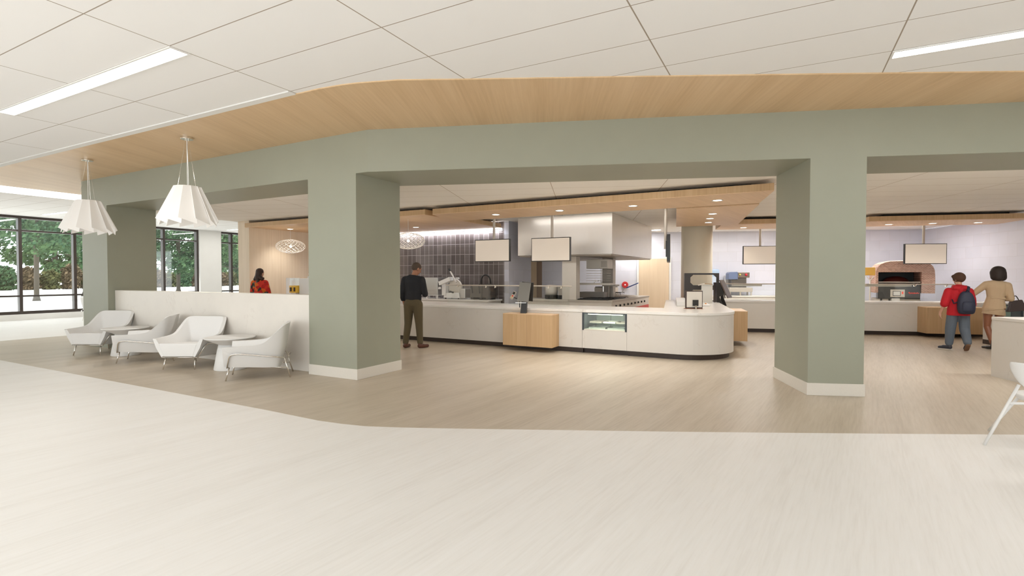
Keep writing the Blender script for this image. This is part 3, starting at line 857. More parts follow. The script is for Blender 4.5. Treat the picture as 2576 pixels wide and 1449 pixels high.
# slicer
t = thing('meat_slicer', 'white meat slicer with round blade and slanted carriage on the dark-wall worktop', 'slicer', (-8.6, 12.55, WT))
wp = M['white_plastic']
m = MB(); m.hexa([(-.30, -.2, .03), (.28, -.2, .03), (.28, .2, .03), (-.30, .2, .03), (-.28, -.18, .17), (.24, -.18, .19), (.24, .2, .19), (-.28, .2, .17)]); m.build('slicer_base', wp, t, bevel=.012)
m = MB(); m.box(.24, -.15, .02, .44, .2, .30); m.build('motor_housing', M['steel'], t, bevel=.02)
m = MB(); m.cyl((.05, -.10, .34), (.05, -.07, .34), .225, .235, 44); m.build('blade', M['steel_pale'], t)
m = MB(); m.cyl((.05, -.065, .34), (.05, -.0, .34), .24, .20, 40); m.build('blade_guard', wp, t, bevel=.01)
m = MB(); m.box(.03, -.05, .57, .13, .03, .63); m.build('sharpener', wp, t, bevel=.008)
m = MB(); m.box(-.34, -.22, .10, -.20, -.05, .46); m.build('carriage_arm', wp, t, bevel=.015)
rot = Matrix.Translation((-.2, -.16, .52)) @ Matrix.Rotation(-.35, 4, 'Y')
m = MB(); m.box(-.22, -.12, -.06, .20, .08, .06, rot); m.build('carriage_tray', wp, t, bevel=.012)
m = MB(); m.cyl((-.05, -.2, .82), (.17, -.2, .49), .022, seg=12); m.build('pusher_arm', wp, t)
m = MB(); m.cyl((-.085, -.2, .88), (-.045, -.2, .81), .035, seg=14); m.build('pusher_knob', M['black'], t)
m = MB(); m.cyl((-.42, -.2, .28), (-.42, -.2, .35), .055, .04, 18); m.build('thickness_dial', wp, t, bevel=.008)
m = MB(); m.cyl((-.02, -.245, .22), (.09, -.245, .19), .025, seg=12); m.build('carriage_handle', M['black'], t)
for x in (-.24, .22):
    for y in (-.16, .16):
        m = MB(); m.cyl((x, y, 0), (x, y, .032), .022, seg=10); m.build('foot', M['black'], t)
# press / grill
t = thing('sandwich_press', 'dark grey boxy press with a curved hose handle right of the slicer', 'press', (-7.72, 12.6, WT))
dkb = flat('grey_brown', (.12, .105, .085), .5)
m = MB(); m.hexa([(-.26, -.24, .06), (.13, -.24, .06), (.13, .24, .06), (-.26, .24, .06), (-.24, -.20, .42), (.11, -.20, .44), (.11, .24, .44), (-.24, .24, .42)]); m.build('press_body', dkb, t, bevel=.012)
m = MB(); m.box(.135, -.22, .05, .36, .24, .42); m.build('side_tank', flat('dark_brown_box', (.075, .062, .052), .5), t, bevel=.015)
m = MB(); m.tube([(.04, -.1, .43), (.04, -.1, .62), (.16, -.08, .72), (.30, -.05, .64), (.32, -.03, .45)], .022, round_=.08, seg=10); m.build('hose', M['black'], t, smooth=True)
for x in (-.18, .06):
    m = MB(); m.tube([(x, -.215, .44), (x, -.26, .40), (x + .02, -.245, .18)], .016, round_=.03); m.build('strap', M['black'], t)
for x in (-.20, .08, .30):
    m = MB(); m.box(x - .04, -.2, 0, x + .04, .2, .058); m.build('foot', M['black'], t)

# things in the nook, seen over the low wall
t = thing('notice_board', 'blank white board standing on the counter left of the yellow dispenser', 'board', (-12.38, 9.93, .851))
m = MB(); m.box(-.28, -.012, 0, .28, .012, .61); m.build('board', wp, t)
m = MB(); m.box(-.2, .013, 0, .2, .12, .02); m.build('board_foot', wp, t)
t = thing('juice_dispenser', 'yellow juice dispenser with two dark taps beside the white board', 'dispenser', (-12.02, 9.72, .851))
m = MB(); m.box(-.1, -.08, 0, .1, .08, .20); m.build('dispenser_base', M['steel_pale'], t)
m = MB(); m.box(-.15, -.09, .20, .15, .09, .40); m.build('juice_tank', flat('yellow_juice', (.80, .50, .06), .25), t, bevel=.01)
m = MB(); m.box(-.13, -.08, .402, .13, .08, .60); m.build('clear_top', M['glass'], t)
for x in (-.07, .08):
    m = MB(); m.box(x - .018, -.12, .24, x + .018, -.091, .35); m.build('tap', flat('dark_tap', (.06, .03, .02), .4), t)
t = thing('coffee_machine', 'white coffee machine at the edge of the first big sage column', 'machine', (-11.66, 9.85, .851))
m = MB(); m.box(-.2, -.15, 0, .25, .2, .60); m.build('machine_body', wp, t, bevel=.02)
m = MB(); m.cyl((.03, 0, .602), (.03, 0, .66), .05, .03, 18); m.build('bean_lid', wp, t)
m = MB(); m.ball((.06, 0, .72), .035, 14); m.build('lid_knob', wp, t, smooth=True)

# ------------------------------------------------------------------ glass food shields
def shield(pts_root, rotz, L, z, label, posts):
    t = thing('sneeze_guard', label, 'food shield', pts_root, rotz)
    m = MB(); m.cyl((0, 0, z), (L, 0, z), .014, seg=12); m.build('top_rail', M['steel_dull'], t, smooth=False)
    m = MB(); m.box(.05, -.004, .851, L - .05, .004, z - .014); m.build('guard_pane', M['glass'], t)
    for x in posts:
        m = MB(); m.tube([(x, .03, z - .03), (x, -.02, z - .05), (x + .025, -.04, z - .03), (x + .03, -.045, z + .012)], .013, seg=8, round_=.02); m.build('clamp', M['chrome'], t)
    return t
shield((-7.35, 10.3, 0), 0, 3.3, 1.291, 'glass food shield with thin rail along the long service counter', (.35, 1.15, 1.4, 2.1, 2.75, 3.05))
shield((*E_(-1.35, .22), 0), E16, 1.9, 1.30, 'glass food shield on the back counter seen beside the black kiosk', (.1, 1.5, 1.75))
shield((*E_(1.95, .22), 0), E16, 2.3, 1.30, 'glass food shield in front of the brick oven', (.25, 1.4, 2.1))
m = MB(); m.box(0, -.08, 0, 1.25, .03, .055)
tag(m.build('heat_lamp', M['steel_pale'], loc=(*E_(2.1, .4), 1.235), rotz=E16), 'cream heat lamp bar under the rail in front of the brick oven', 'heat lamp')
m = MB(); m.box(0, -.08, 0, .75, .03, .05)
tag(m.build('heat_lamp', M['steel_pale'], loc=(*E_(-1.0, .4), 1.235), rotz=E16), 'short cream heat lamp bar left of the right sage pier', 'heat lamp')
q = o0 + D * 1.3 - Dn * .02
t = thing('glass_screen', 'hazy white glass screen standing at the counter leg beside the black kiosk', 'screen', (q.x - .28, q.y - .05, .851), 0)
m = MB(); m.box(-.13, -.004, 0, .13, .004, .47); m.build('screen_glass', flat('hazy_glass', (.62, .60, .54), .25), t, bevel=.003)
m = MB(); m.tube([(-.2, -.03, .44), (-.05, -.03, .47), (.13, -.03, .455)], .016); m.build('clamp_rail', M['chrome'], t)

# ------------------------------------------------------------------ kiosks and counter devices
t = thing('order_kiosk', 'grey screened ordering kiosk on the oak ledge of the long counter', 'kiosk', (-4.72, 9.34, .753), .25)
m = MB(); m.hexa([(-.06, -.05, 0), (.06, -.05, 0), (.06, .05, 0), (-.06, .05, 0), (-.045, .0, .24), (.075, .0, .24), (.075, .05, .24), (-.045, .05, .24)]); m.build('stand', M['black'], t)
tl = Matrix.Translation((.01, .0, .43)) @ Matrix.Rotation(-.22, 4, 'X') @ Matrix.Rotation(.10, 4, 'Y')
m = MB(); m.box(-.12, -.012, -.20, .12, .008, .20, tl); m.build('screen', M['screen_dark'], t)
tl2 = Matrix.Translation((.06, .09, .43)) @ Matrix.Rotation(.25, 4, 'X') @ Matrix.Rotation(.10, 4, 'Y')
m = MB(); m.box(-.12, -.008, -.19, .12, .008, .21, tl2); m.build('rear_screen', M['black'], t)
m = MB(); m.box(-.17, -.03, .205, .06, .02, .218); m.build('crossbar', M['steel'], t)
t = thing('card_terminal', 'small card terminal with keypad on an arm left of the grey kiosk', 'card reader', (-4.92, 9.55, .851))
tl = Matrix.Translation((-.05, -.2, .26)) @ Matrix.Rotation(.45, 4, 'Y') @ Matrix.Rotation(-.3, 4, 'X')
m = MB(); m.box(-.035, -.015, -.09, .035, .015, .09, tl); m.build('terminal_body', M['steel_dull'], t, bevel=.01)
m = MB(); m.box(-.024, -.019, .02, .024, -.0152, .075, tl); m.build('terminal_screen', M['black'], t)
m = MB()
for i in range(3):
    for j in range(3): m.box(-.022 + i * .016, -.019, -.06 + j * .022, -.010 + i * .016, -.0152, -.045 + j * .022, tl)
m.build('keys', flat('key_mix', (.75, .55, .25), .5), t)
m = MB(); m.ball((-.05, -.222, .25), (.018, .006, .018), 12); m.build('red_key', MATS['red_button'], t)
m = MB(); m.tube([(0, 0, 0), (0, 0, .16), (-.05, -.18, .22)], .012, round_=.05); m.build('arm', M['black'], t)
# black kiosk: bent side plates holding a slanted screen
kp = o0 + D * 1.95 + Dn * .02
t = thing('order_kiosk', 'black ordering kiosk with a slanted screen on the oak ledge of the counter leg', 'kiosk', (kp.x, kp.y, .753), -.188)
prof = [(0, 0), (.15, 0), (.06, .24), (.165, .30), (.15, .36), (.07, .60), (0, .60)]
for yy, nm in ((-.16, 'side_plate'), (.14, 'side_plate')):
    m = MB(); R_ = Matrix.Translation((0, yy, 0)) @ Matrix.Rotation(PI / 2, 4, 'X')
    m.prism(prof, -.02, 0.0, R_); m.build(nm, M['black'], t)
m = MB(); m.box(-.09, -.15, 0, -.06, .15, .60); m.build('back_plate', flat('brown_plate', (.045, .03, .025), .4), t)
sr = Matrix.Translation((.165, 0, .43)) @ Matrix.Rotation(-.43, 4, 'Y')
m = MB(); m.box(-.012, -.17, -.24, .012, .17, .25, sr); m.build('screen', flat('kiosk_screen', (.10, .075, .06), .2), t)
sr = Matrix.Translation((.13, 0, .27)) @ Matrix.Rotation(-.2, 4, 'Y')
m = MB(); m.box(-.015, -.03, -.07, .015, .03, .07, sr); m.build('card_slot', M['steel_dull'], t)
# till on the counter
t = thing('till_display', 'square black framed till display standing on the counter corner', 'till', (-1.62, 10.80, .851), .42)
m = MB(); m.box(-.17, 0, .01, .17, .03, .365); m.build('display_frame', flat('dark_brown_frame', (.06, .035, .028), .4), t, bevel=.006)
m = MB(); m.box(-.145, -.006, .03, .155, -.0005, .345); m.build('display_face', M['steel_pale'], t, bevel=.004)
m = MB(); m.box(-.03, -.03, .06, .08, -.0065, .18); m.build('card_box', M['black'], t)
m = MB(); m.box(.01, -.05, 0, .04, -.0305, .07); m.build('foot', M['chrome'], t)
m = MB(); m.box(-.175, -.02, 0, .17, .10, .009); m.build('base_plate', flat('rust_base', (.30, .13, .07), .5), t)
# tall black shelf frame at the far end of the leg
t = thing('display_rack', 'tall black rack with two cut-cornered openings on the far end of the counter leg', 'rack', (-1.95, 14.25, .851), .22)
RW, RH = .86, .74
m = MB()
def chamfer(x0, z0, x1, z1, c): return [(x0 + c, z0), (x1 - c, z0), (x1, z0 + c), (x1, z1 - c), (x1 - c, z1), (x0 + c, z1), (x0, z1 - c), (x0, z0 + c)]
fr = flat('rack_black', (.028, .022, .018), .4)
R_ = Matrix.Rotation(PI / 2, 4, 'X')
def plate_with_hole(z0, z1, hx0, hz0, hx1, hz1, c):
    b = m.b
    o = [(-RW / 2, z0), (RW / 2, z0), (RW / 2, z1), (-RW / 2, z1)]
    h = chamfer(hx0, hz0, hx1, hz1, c)
    for y, fl in ((0, 0), (.03, 1)):
        ov_ = [b.verts.new((x, y, z)) for x, z in o]; hv = [b.verts.new((x, y, z)) for x, z in h]
        # four quads + corner triangles round the chamfered hole
        idx = [(0, 1, 1, 0), (1, 2, 3, 2), (2, 3, 5, 4), (3, 0, 7, 6)]
        for a, c_, i, j in idx: b.faces.new((ov_[a], ov_[c_], hv[i], hv[j]))
        for a, i, j in ((1, 1, 2), (2, 3, 4), (3, 5, 6), (0, 7, 0)): b.faces.new((ov_[a], hv[j], hv[i]))
        if fl == 0: fo, fh = ov_, hv
        else:
            for A, Bv in ((fo, ov_), (fh, hv)):
                n = len(A)
                for i in range(n): b.faces.new((A[i], A[(i + 1) % n], Bv[(i + 1) % n], Bv[i]))
plate_with_hole(.36, RH, -.28, .42, .36, RH - .045, .07)
plate_with_hole(0, .36, -.28, .02, .36, .30, .07)
m.build('rack_frame', fr, t)
m = MB(); m.box(-RW / 2, .03, 0, -RW / 2 + .03, .40, RH); m.box(RW / 2 - .03, .03, 0, RW / 2, .40, RH); m.build('rack_side', fr, t)
m = MB(); m.box(-RW / 2 + .03, .03, RH - .03, RW / 2 - .03, .40, RH); m.build('rack_top', fr, t)
m = MB(); m.box(-RW / 2 + .03, .03, .35, RW / 2 - .03, .38, .36); m.build('glass_shelf', M['glass'], t)
t = thing('serving_tray', 'low white tray stand with an orange dot on the counter leg behind the till', 'tray', (-1.85, 12.3, .851), .188)
m = MB(); m.box(-.32, -.5, 0, .32, .5, .03); m.build('tray_base', wp, t, bevel=.008)
m = MB(); m.box(-.25, -.4, .031, .2, .3, .045); m.build('tray_inset', M['quartz_top'], t)
m = MB(); m.cyl((.25, -.1, .031), (.25, -.1, .05), .02, seg=12); m.build('orange_button', flat('orange_dot', (.85, .30, .04), .5), t)
t = thing('drop_in_well', 'low pale step unit on the counter leg at the left of the till', 'food well', (-2.25, 12.9, .851), .188)
m = MB(); m.box(-.1, -1.3, 0, .12, 1.0, .10); m.build('well_rim', wp, t, bevel=.01)

# ================================================================== PENDANTS
def pleated_pendant(x, y, label):
    t = thing('pendant_lamp', label, 'pendant lamp', (x, y, TOP - .012), 0, 'white pleated pendant lamps')
    m = MB(); m.cyl((0, 0, -.028), (0, 0, 0), .085, seg=32); m.build('ceiling_rose', M['chrome'], t, bevel=.003)
    zt, zb = 2.86 - TOP, 2.33 - TOP
    m = MB(); m.cyl((0, 0, zt - .05), (0, 0, -.028), .006, seg=8); m.build('cable', M['white_plastic'], t)
    for i in range(3):
        a = i * 2 * PI / 3 + .4
        m = MB(); m.cyl((.02 * math.cos(a), .02 * math.sin(a), -.028), (.135 * math.cos(a), .135 * math.sin(a), zt - .03), .0022, seg=6); m.build('suspension_wire', M['chrome'], t)
    m = MB(); m.lathe([(.135, zt - .02), (.145, zt - .02), (.145, zt - .04), (.135, zt - .04), (.135, zt - .02)], 32, caps=False)
    for i in range(3):
        a = i * 2 * PI / 3 + .4; m.cyl((0, 0, zt - .03), (.14 * math.cos(a), .14 * math.sin(a), zt - .03), .006, seg=6)
    m.build('shade_ring', M['steel_pale'], t)
    N = 12
    rt, rb = .150, .365
    for i in range(N):
        a = 2 * PI * i / N
        ca, sa = math.cos(a), math.sin(a)
        tw = math.radians(15)
        def pt(r, off, z, th):
            # tangent direction turned inward by tw so every slat overlaps the next
            tx, ty = -math.sin(a + tw), math.cos(a + tw)
            r = rt + (rb - rt) * (zt - z) / (zt - zb)          # stay on the cone so each slat is flat
            return (r * ca + tx * off + ca * th, r * sa + ty * off + sa * th, z)
        wt, wb = .055, .122
        th = .008
        zb2 = zb - .03
        m = MB()
        m.hexa([pt(rb, -wb, zb2 + .055, 0), pt(rb, wb, zb2 - .025, 0), pt(rb, wb, zb2 - .025, th), pt(rb, -wb, zb2 + .055, th),
                pt(rt, -wt, zt - .005, 0), pt(rt, wt, zt, 0), pt(rt, wt, zt, th), pt(rt, -wt, zt - .005, th)])
        m.build('shade_slat', M['shade'], t)
    return t
sh = flat('pleated_shade', (.80, .775, .74), .6, emit=(1, .97, .93), es=.12); M['shade'] = sh
pleated_pendant(-7.907, 4.497, 'nearer white pleated pendant lamp, second from the left')
pleated_pendant(-10.92, 4.494, 'leftmost white pleated pendant lamp, in front of the left windows')

def mesh_pendant(x, y, z, label):
    t = thing('pendant_lamp', label, 'pendant lamp', (x, y, 2.905), 0, 'oval woven mesh pendant lamps')
    A_, H_ = .40, .20
    zc = z - 2.905
    m = MB(); m.cyl((0, 0, zc + H_ - .01), (0, 0, -.001), .004, seg=6); m.build('cable', wp, t)
    m = MB()
    for s in (-1, 1):
        for i in range(18):
            a0 = 2 * PI * i / 18
            pts = []
            for k in range(15):
                f = -PI / 2 + PI * (k + .35) / 14.7
                a = a0 + s * (k / 14) * 2.2
                pts.append((A_ * math.cos(f) * math.cos(a), A_ * math.cos(f) * math.sin(a), zc + H_ * math.sin(f)))
            m.tube(pts, .0042, 5)
    m.build('woven_shade', flat('woven_white', (.80, .76, .70), .5, emit=(1, .9, .8), es=.10), t, smooth=True)
    m = MB(); m.ball((0, 0, zc), .035, 16); m.build('bulb', emitter('warm_bulb', (1, .85, .65), 4), t)
    l = bpy.data.lights.new('lamp', 'POINT'); l.energy = 5; l.shadow_soft_size = .06; l.color = (1, .95, .87)
    o = bpy.data.objects.new('lamp', l); col.objects.link(o); o.location = (0, 0, zc - .0); o.parent = t
    return t
mesh_pendant(-12.62, 10.05, 2.37, 'oval white mesh pendant in the wooden nook above the woman in the patterned top')
mesh_pendant(-8.15, 9.87, 2.37, 'oval white mesh pendant beside the first sage column, before the dark tiles')

# ================================================================== LOUNGE CHAIRS AND TABLES
def lounge_chair():
    t = thing('lounge_chair', '', 'lounge chair')
    # one continuous tub: arms that rise into the leaning back, lofted along its horseshoe plan
    U = M['white']
    key = [((.27, -.40, .205), (.405, -.40, .50)), ((.275, -.22, .192), (.408, -.20, .505)), ((.275, -.02, .18), (.406, .0, .515)), ((.272, .12, .17), (.402, .13, .545)), ((.262, .21, .165), (.39, .24, .635)),
           ((.245, .265, .16), (.37, .335, .73)), ((.215, .30, .158), (.34, .40, .785)), ((.15, .318, .157), (.28, .435, .803)), ((.07, .325, .157), (.14, .45, .806)), ((0, .327, .157), (0, .452, .806))]
    key = [(Vector(a), Vector(b)) for a, b in key]
    key = key + [(Vector((-a.x, a.y, a.z)), Vector((-b.x, b.y, b.z))) for a, b in key[-2::-1]]
    def cr(p0, p1, p2, p3, t): return .5 * ((2 * p1) + (p2 - p0) * t + (2 * p0 - 5 * p1 + 4 * p2 - p3) * t * t + (3 * p1 - p0 - 3 * p2 + p3) * t ** 3)
    fine = []
    for q in range(len(key) - 1):
        ks = [key[max(0, min(len(key) - 1, q + d))] for d in (-1, 0, 1, 2)]
        for t_ in (0, .34, .67): fine.append(tuple(cr(*[k[e_] for k in ks], t_) for e_ in (0, 1)))
    fine.append(key[-1])
    rings = []
    for q, (lo_, hi_) in enumerate(fine):
        tg = fine[min(q + 1, len(fine) - 1)][1] - fine[max(q - 1, 0)][1]
        n_ = Vector((-tg.y, tg.x, 0)).normalized()
        if n_.dot(Vector((0, -.02, 0)) - Vector((hi_.x, hi_.y, 0))) < 0: n_ = -n_
        md_ = lo_.lerp(hi_, .5) - n_ * .014
        rings.append([lo_, md_, hi_, hi_ + n_ * .05 + Vector((0, 0, -.004)), md_ + n_ * .085, lo_ + n_ * .07 + Vector((0, 0, .03))])
    m = MB(); m.loft(rings)
    o_ = m.build('tub_shell', U, t, smooth=True)
    o_.data.set_sharp_from_angle(angle=math.radians(42))
    m = MB(); m.loft([[(-.245, -.404, .207), (.245, -.404, .207), (.315, -.404, .425), (-.315, -.404, .425)], [(-.235, .25, .17), (.235, .25, .17), (.30, .29, .37), (-.30, .29, .37)]])
    m.build('seat_cushion', U, t, bevel=.02, seg=3)
    r = .0085
    ch = M['chrome']
    for s in (-1, 1):
        m = MB()
        m.tube([(s * .29, -.36, .192), (s * .388, -.31, .385), (s * .400, -.22, .405), (s * .375, .30, .33), (s * .24, .44, .30)], r, round_=.06); m.build('side_rail', ch, t, smooth=True)
        m = MB(); m.tube([(s * .235, -.34, .19), (s * .255, -.385, 0)], r + .001); m.build('leg', ch, t, smooth=True)
        m = MB(); m.tube([(s * .22, .38, .33), (s * .25, .47, 0)], r + .001); m.build('leg', ch, t, smooth=True)
        m = MB(); m.tube([(s * .22, .2, .16), (s * .238, .425, .15)], r * .8); m.build('stretcher', ch, t, smooth=True)
    m = MB(); m.tube([(-.29, -.36, .192), (.29, -.36, .192)], r); m.build('front_rail', ch, t, smooth=True)
    m = MB(); m.tube([(-.24, .44, .30), (.24, .44, .30)], r); m.build('back_rail', ch, t, smooth=True)
    return t
lc = lounge_chair()
# (x, y, facing direction)
def put_chair(o, x, y, fx, fy, label):
    o.location = (x, y, 0); o.rotation_euler = (0, 0, math.atan2(fx, -fy)); tag(o, label, 'lounge chair', 'white lounge chairs')
f1 = Vector((.47, -.88)).normalized()
def centre(front_mid, f): return (front_mid[0] - f.x * .385, front_mid[1] - f.y * .385)
c3 = centre((-8.61, 4.72), f1)
f2 = Vector((-.68, -.73)).normalized()
c4 = centre((-7.26, 4.69), f2)
put_chair(lc, *c3, f1.x, f1.y, 'white lounge chair facing the viewer, left of the nearer round table')
for (x, y), f, lab in (((c3[0] - 3.10, c3[1] + .03), f1, 'leftmost white lounge chair, facing the viewer before the left sage column'),
                       (c4, f2, 'rightmost white lounge chair, seen side-on beside the nearer round table'),
                       ((c4[0] - 3.10, c4[1] + .03), f2, 'white lounge chair seen side-on between the farther table and the front-facing chair')):
    put_chair(copy_tree(lc), x, y, f.x, f.y, lab)
# a chair far off by the windows
cc = copy_tree(lc); put_chair(cc, -21.2, 8.95, -.6, .6, 'white armchair far off by the windows, half hidden by the left sage column')
cc['group'] = ''; del cc['group']

def side_table():
    t = thing('side_table', '', 'table')
    m = MB(); m.lathe([(.001, .405), (.165, .405), (.36, .498), (.38, .512), (.372, .522), (.001, .522)], 56); m.build('table_top', M['white'], t, smooth=False)
    m = MB(); m.lathe([(.235, 0), (.24, .01), (.19, .30), (.168, .404), (.001, .4045)], 48); m.build('pedestal', M['white'], t, smooth=False)
    return t
st_ = side_table()
for ch in st_.children:
    for p in ch.data.polygons: p.use_smooth = abs(p.normal.z) < .8
st_.location = (-7.95, 5.16, 0); tag(st_, 'nearer round white pedestal table between the two nearer lounge chairs', 'table', 'round white pedestal tables')
c = copy_tree(st_); c.location = (-11.15, 5.15, 0); c['label'] = 'farther round white pedestal table beside the leftmost lounge chairs'

# white shell chair cut by the right edge of the view
t = thing('shell_chair', 'white shell chair with round splayed legs, cut by the right edge', 'chair', (2.05, 6.147, 0), YAW - .80)
m = MB()
outer = []
for i in range(15):
    u = -1 + 2 * i / 14
    a = u * 1.15
    R0 = .27
    y = -.30 + .27 * (1 - math.cos(a)) * .75
    x = .25 * math.sin(a) / math.sin(1.15)
    ztop = .775 - .02 * abs(u)
    zbot = .50 + .21 * abs(u) ** 2.6
    outer.append((x, y, zbot, ztop))
rings = []
for x, y, zb_, zt_ in outer:
    n = Vector((x, y + .1, 0)).normalized() * .010
    rings.append([(x - n.x, y - n.y, zb_), (x + n.x, y + n.y, zb_), (x + n.x * 1.2, y + n.y * 1.2 - .015, (zb_ + zt_) / 2), (x + n.x, y + n.y - .035, zt_), (x - n.x, y - n.y - .035, zt_), (x - n.x, y - n.y - .015, (zb_ + zt_) / 2)])
m.loft(rings); m.build('backrest', M['white'], t, smooth=True, sub=1)
m = MB()
m.loft([[(.235 * math.cos(2 * PI * i / 28) * k1, .03 + .235 * math.sin(2 * PI * i / 28) * k1, z) for i in range(28)] for k1, z in ((.55, .385), (.85, .40), (1.0, .435), (1.0, .45), (.93, .455), (.6, .435), (.2, .43))])
m.build('seat', M['white'], t, smooth=True)
for sx, sy in ((-1, -1), (1, -1), (-1, 1), (1, 1)):
    m = MB()
    top = (sx * .19, sy * .2 - .03, .56 if sy < 0 else .40)
    m.cyl((sx * .40, sy * .30, 0), top, .0125, .0125, 12); m.build('leg', M['white_plastic'], t, smooth=True)
for sx in (-1, 1):
    m = MB(); m.cyl((sx * .252, -.245, .39), (sx * .05, -.05, .385), .011, seg=10); m.build('cross_bar', M['white_plastic'], t, smooth=True)

# ================================================================== PEOPLE
def capsule(b, p0, r0, p1, r1, seg=14, flat_ends=(False, False), sq=(1, 1)):
    """closed tapered limb segment; sq squashes the section (u, v)"""
    p0, p1 = Vector(p0), Vector(p1)
    d = p1 - p0; L = d.length; d.normalize()
    up = Vector((1, 0, 0))
    if abs(d.x) > .8: up = Vector((0, 1, 0))
    u = (up - d * up.dot(d)).normalized(); v = d.cross(u)
    rings = []
    n = 4
    if not flat_ends[0]:
        for i in range(n, 0, -1):
            a = PI / 2 * i / (n + .3)
            rings.append((p0 - d * r0 * math.sin(a), r0 * math.cos(a)))
    rings.append((p0, r0)); rings.append((p1, r1))
    if not flat_ends[1]:
        for i in range(1, n + 1):
            a = PI / 2 * i / (n + .3)
            rings.append((p1 + d * r1 * math.sin(a), r1 * math.cos(a)))
    vr = [[b.verts.new(p + (u * math.cos(2 * PI * j / seg) * sq[0] + v * math.sin(2 * PI * j / seg) * sq[1]) * r) for j in range(seg)] for p, r in rings]
    for A, Bq in zip(vr, vr[1:]):
        for j in range(seg): b.faces.new((A[j], A[(j + 1) % seg], Bq[(j + 1) % seg], Bq[j]))
    b.faces.new(vr[0][::-1]); b.faces.new(vr[-1])

def blob(name, parent, mtl, segs=(), balls=(), voxel=.008, smooth=6, cuts=()):
    """union of limbs and balls fused into one continuous surface, then cut clean at hems"""
    m = MB()
    for s in segs:
        capsule(m.b, *s[:4], **(s[4] if len(s) > 4 else {}))
    for s in balls:
        c, r = s[:2]
        m.ball(c, r, 20, s[2] if len(s) > 2 else None)
    o = m.build(name, mtl, parent)
    md = o.modifiers.new('r', 'REMESH'); md.mode = 'VOXEL'; md.voxel_size = voxel; md.use_smooth_shade = True
    ms = o.modifiers.new('s', 'SMOOTH'); ms.factor = .5; ms.iterations = smooth
    dg = bpy.context.evaluated_depsgraph_get(); dg.update()
    me = bpy.data.meshes.new_from_object(o.evaluated_get(dg))
    o.modifiers.clear(); o.data = me
    if cuts:
        b = bmesh.new(); b.from_mesh(me)
        for co, no in cuts:
            r = bmesh.ops.bisect_plane(b, geom=b.verts[:] + b.edges[:] + b.faces[:], plane_co=co, plane_no=no, clear_outer=True)
            ed = [e for e in r['geom_cut'] if isinstance(e, bmesh.types.BMEdge)]
            if ed:
                try: bmesh.ops.edgenet_fill(b, edges=ed)
                except Exception: pass
        b.to_mesh(me); b.free()
    for p in me.polygons: p.use_smooth = True
    return o

def hand(segs, wrist, d, side, palm_n, s=1.0, curl=.5, thumb=None):
    """palm + five fingers; d = pointing direction, palm_n = palm normal (fingers curl towards it), side = thumb side"""
    d = Vector(d).normalized(); n = Vector(palm_n); n = (n - d * n.dot(d)).normalized(); t = Vector(side); t = (t - d * t.dot(d) - n * t.dot(n)).normalized()
    w_ = Vector(wrist)
    segs.append((w_, .022 * s, w_ + d * .045 * s, .030 * s, dict(sq=(1, .9))))
    for i, (off, ln) in enumerate(((.028, .072), (.010, .080), (-.009, .074), (-.026, .058))):
        base = w_ + d * .085 * s + t * off * s
        segs.append((w_ + d * .03 * s + t * off * .7 * s, .015 * s, base, .0125 * s))
        a = curl * .7; q = base
        for k, (f, r) in enumerate(((.45, .0095), (.30, .0085), (.25, .0075))):
            dd = d * math.cos(a) + n * math.sin(a)
            q2 = q + dd * ln * f * s
            segs.append((q, (r + .0008) * s, q2, r * s))
            q = q2; a += curl
    b0 = w_ + d * .022 * s + t * .022 * s
    b1 = b0 + (d * .6 + t * .55 + n * .35).normalized() * .04 * s
    b2 = b1 + (d * .85 + t * .1 + n * .45).normalized() * .03 * s
    segs.append((b0, .013 * s, b1, .0115 * s)); segs.append((b1, .011 * s, b2, .0085 * s))

def limb(segs, pts, rs):
    for i in range(len(pts) - 1): segs.append((pts[i], rs[i], pts[i + 1], rs[i + 1]))

def head(balls, segs, c, f, s=1.0):
    """skull, jaw, nose, ears; f = facing direction"""
    c = Vector(c); f = Vector(f).normalized()
    r = f.cross(Vector((0, 0, 1))).normalized(); u = r.cross(f).normalized()
    R = Matrix((r, f, u)).transposed().to_4x4()
    balls.append((c + u * .02 * s, (.076 * s, .096 * s, .098 * s), R))
    balls.append((c - u * .045 * s + f * .022 * s, (.058 * s, .068 * s, .068 * s), R))
    balls.append((c - u * .085 * s + f * .052 * s, (.030 * s, .026 * s, .024 * s), R))       # chin
    segs.append((c + f * .088 * s + u * .015 * s, .009 * s, c + f * .110 * s - u * .022 * s, .014 * s))   # nose
    balls.append((c + f * .083 * s - u * .055 * s, (.026 * s, .012 * s, .009 * s), R))       # lips
    balls.append((c + f * .083 * s + u * .034 * s, (.055 * s, .012 * s, .010 * s), R))       # brow
    for k in (-1, 1):
        balls.append((c + r * k * .077 * s - f * .005 * s - u * .008 * s, (.010 * s, .020 * s, .032 * s), R))
    return r, u, R

skin_m = flat('skin_tan', (.42, .20, .12), .5); skin_l = flat('skin_light', (.58, .33, .23), .5); skin_b = flat('skin_brown', (.27, .105, .055), .45)

